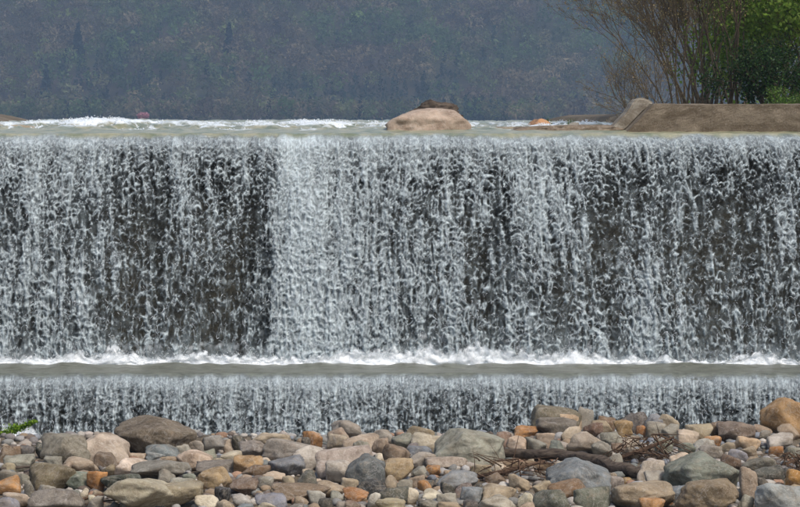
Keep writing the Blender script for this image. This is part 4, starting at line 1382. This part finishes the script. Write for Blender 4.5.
fr = np.random.default_rng(71)
spots = []
tones = [lin(98, 88, 70), lin(108, 97, 72), lin(92, 92, 62), lin(96, 106, 60), lin(92, 82, 68), lin(114, 104, 80)]
FX, FY = np.meshgrid(np.arange(-330, 330, 7.2), np.arange(1040, 1345, 7.2))
FX = (FX + fr.uniform(-3.5, 3.5, FX.shape)).ravel()
FY = (FY + fr.uniform(-3.5, 3.5, FY.shape)).ravel()
inside = np.abs(FX) < 0.24 * FY + 20
FX, FY = FX[inside], FY[inside]
FZ = hill_z(FX, FY)
FP = 2.6 * fbm((FX + 0.9 * FY) / 120.0, (FY - 0.5 * FX) / 60.0, 5.0, 3)
for x, y, z, patch in zip(FX, FY, FZ, FP):
    low = 1.0 / (1.0 + math.exp((z - 30) / 8.0))
    if fr.random() < 0.01 + 0.75 * low * max(0.0, 0.15 + 1.2 * patch):
        spots.append((x, y, fr.uniform(8, 14), 2, lin(38, 56, 46)))
    else:
        g = max(0.0, min(1.0, 0.35 + 1.6 * patch + fr.normal(0, 0.2)))
        c = (np.array(tones[fr.integers(0, 6)]) * (1 - 0.75 * g) + np.array(lin(84, 116, 62)) * 0.8 * g) * (1.0 - 0.35 * g)
        spots.append((x, y, fr.uniform(8, 13.5), 0, tuple(c)))
m = far_tree_mesh(spots, fr, 80)
link('woodland', m, WOODS, label='hazy brown and green budding woodland covering the far hillside', category='woodland', kind='stuff')


def hill_hit(px, py):
    ds = np.arange(1060, 1500, 1.0)
    p = np.array([at(px, py, d) for d in ds])
    hit = np.flatnonzero(p[:, 2] <= hill_z(p[:, 0], ds) + 1.0)
    return p[hit[0]] if len(hit) else p[-1]


def single_far_tree(name, label, px, py, h, kind, colr, nleaf, seed):
    p = hill_hit(px, py)
    r = np.random.default_rng(seed)
    p = p + np.array([0, -6.0, 0])
    z = float(hill_z(np.array([p[0]]), np.array([p[1]]))[0])
    root = link(name, None, loc=(p[0], p[1], z), label=label, category='tree')
    c = crown(kind, r, nleaf) * h
    C = np.array(colr)[None] * (0.7 + 0.6 * r.random((nleaf, 1)))
    link('crown', leaf_quads(c, np.full(nleaf, h * 0.07), C, r, 0.8), WOODS, root, kind='stuff')
    V, F = tubes([(np.array([[0, 0, -0.5], [0, 0, h * 0.4], [0, 0, h * 0.8]]), np.array([0.3, 0.22, 0.08]))], 6)
    link('trunk', new_mesh('trunk', V, F), BARK, root)


single_far_tree('conifer_tree', 'dark slender conifer standing alone on the upper left hillside', 80, 52, 18, 2, lin(34, 48, 44), 260, 1)
single_far_tree('conifer_tree', 'dark slender conifer on the hillside nearer the middle', 230, 50, 17, 2, lin(34, 48, 44), 260, 2)
single_far_tree('conifer_tree', 'dark conifer low on the left hillside above the river', 48, 96, 18, 2, lin(38, 54, 48), 260, 3)
single_far_tree('budding_tree', 'pale green budding tree high on the hillside, centre of view', 357, 24, 11, 0, lin(128, 150, 84), 220, 4)
single_far_tree('budding_tree', 'fresh green budding tree on the left hillside', 122, 52, 11, 0, lin(104, 128, 70), 220, 5)
# the pink tree by the river
pc = at(143, 120, 620.0)
root = link('cherry_tree', None, loc=(pc[0], 620.0, 5.1), label='small pink blossoming tree beyond the river at left', category='tree')
r_ = np.random.default_rng(81)
C = np.array([lin(190, 142, 152)]) * (0.8 + 0.4 * r_.random((260, 1)))
link('crown', leaf_quads(crown(0, r_, 260) * np.array([4.4, 4.4, 2.8]) , np.full(260, 0.26), C, r_, 0.8), WOODS, root, kind='stuff')
V, F = tubes([(np.array([[0, 0, -0.2], [0.1, 0, 0.8], [0, 0, 1.9]]), np.array([0.16, 0.12, 0.04]))], 6)
link('trunk', new_mesh('trunk', V, F), BARK, root)

# ------------------------------------------------------------------ haze
hz = box_mesh('haze', -1850, 1850, -310, 2650, -3.2, 320, 0.001)
M = Mat('haze')
pv = M.n('ShaderNodeVolumePrincipled')
pv.inputs['Color'].default_value = (0.52, 0.72, 1.0, 1)
pv.inputs['Density'].default_value = 0.00021
pv.inputs['Anisotropy'].default_value = 0.0
M.l(pv.outputs[0], M.out.inputs['Volume'])
link('haze', hz, M.m, label='thin bluish haze in the air before the hillside', category='haze', kind='stuff')
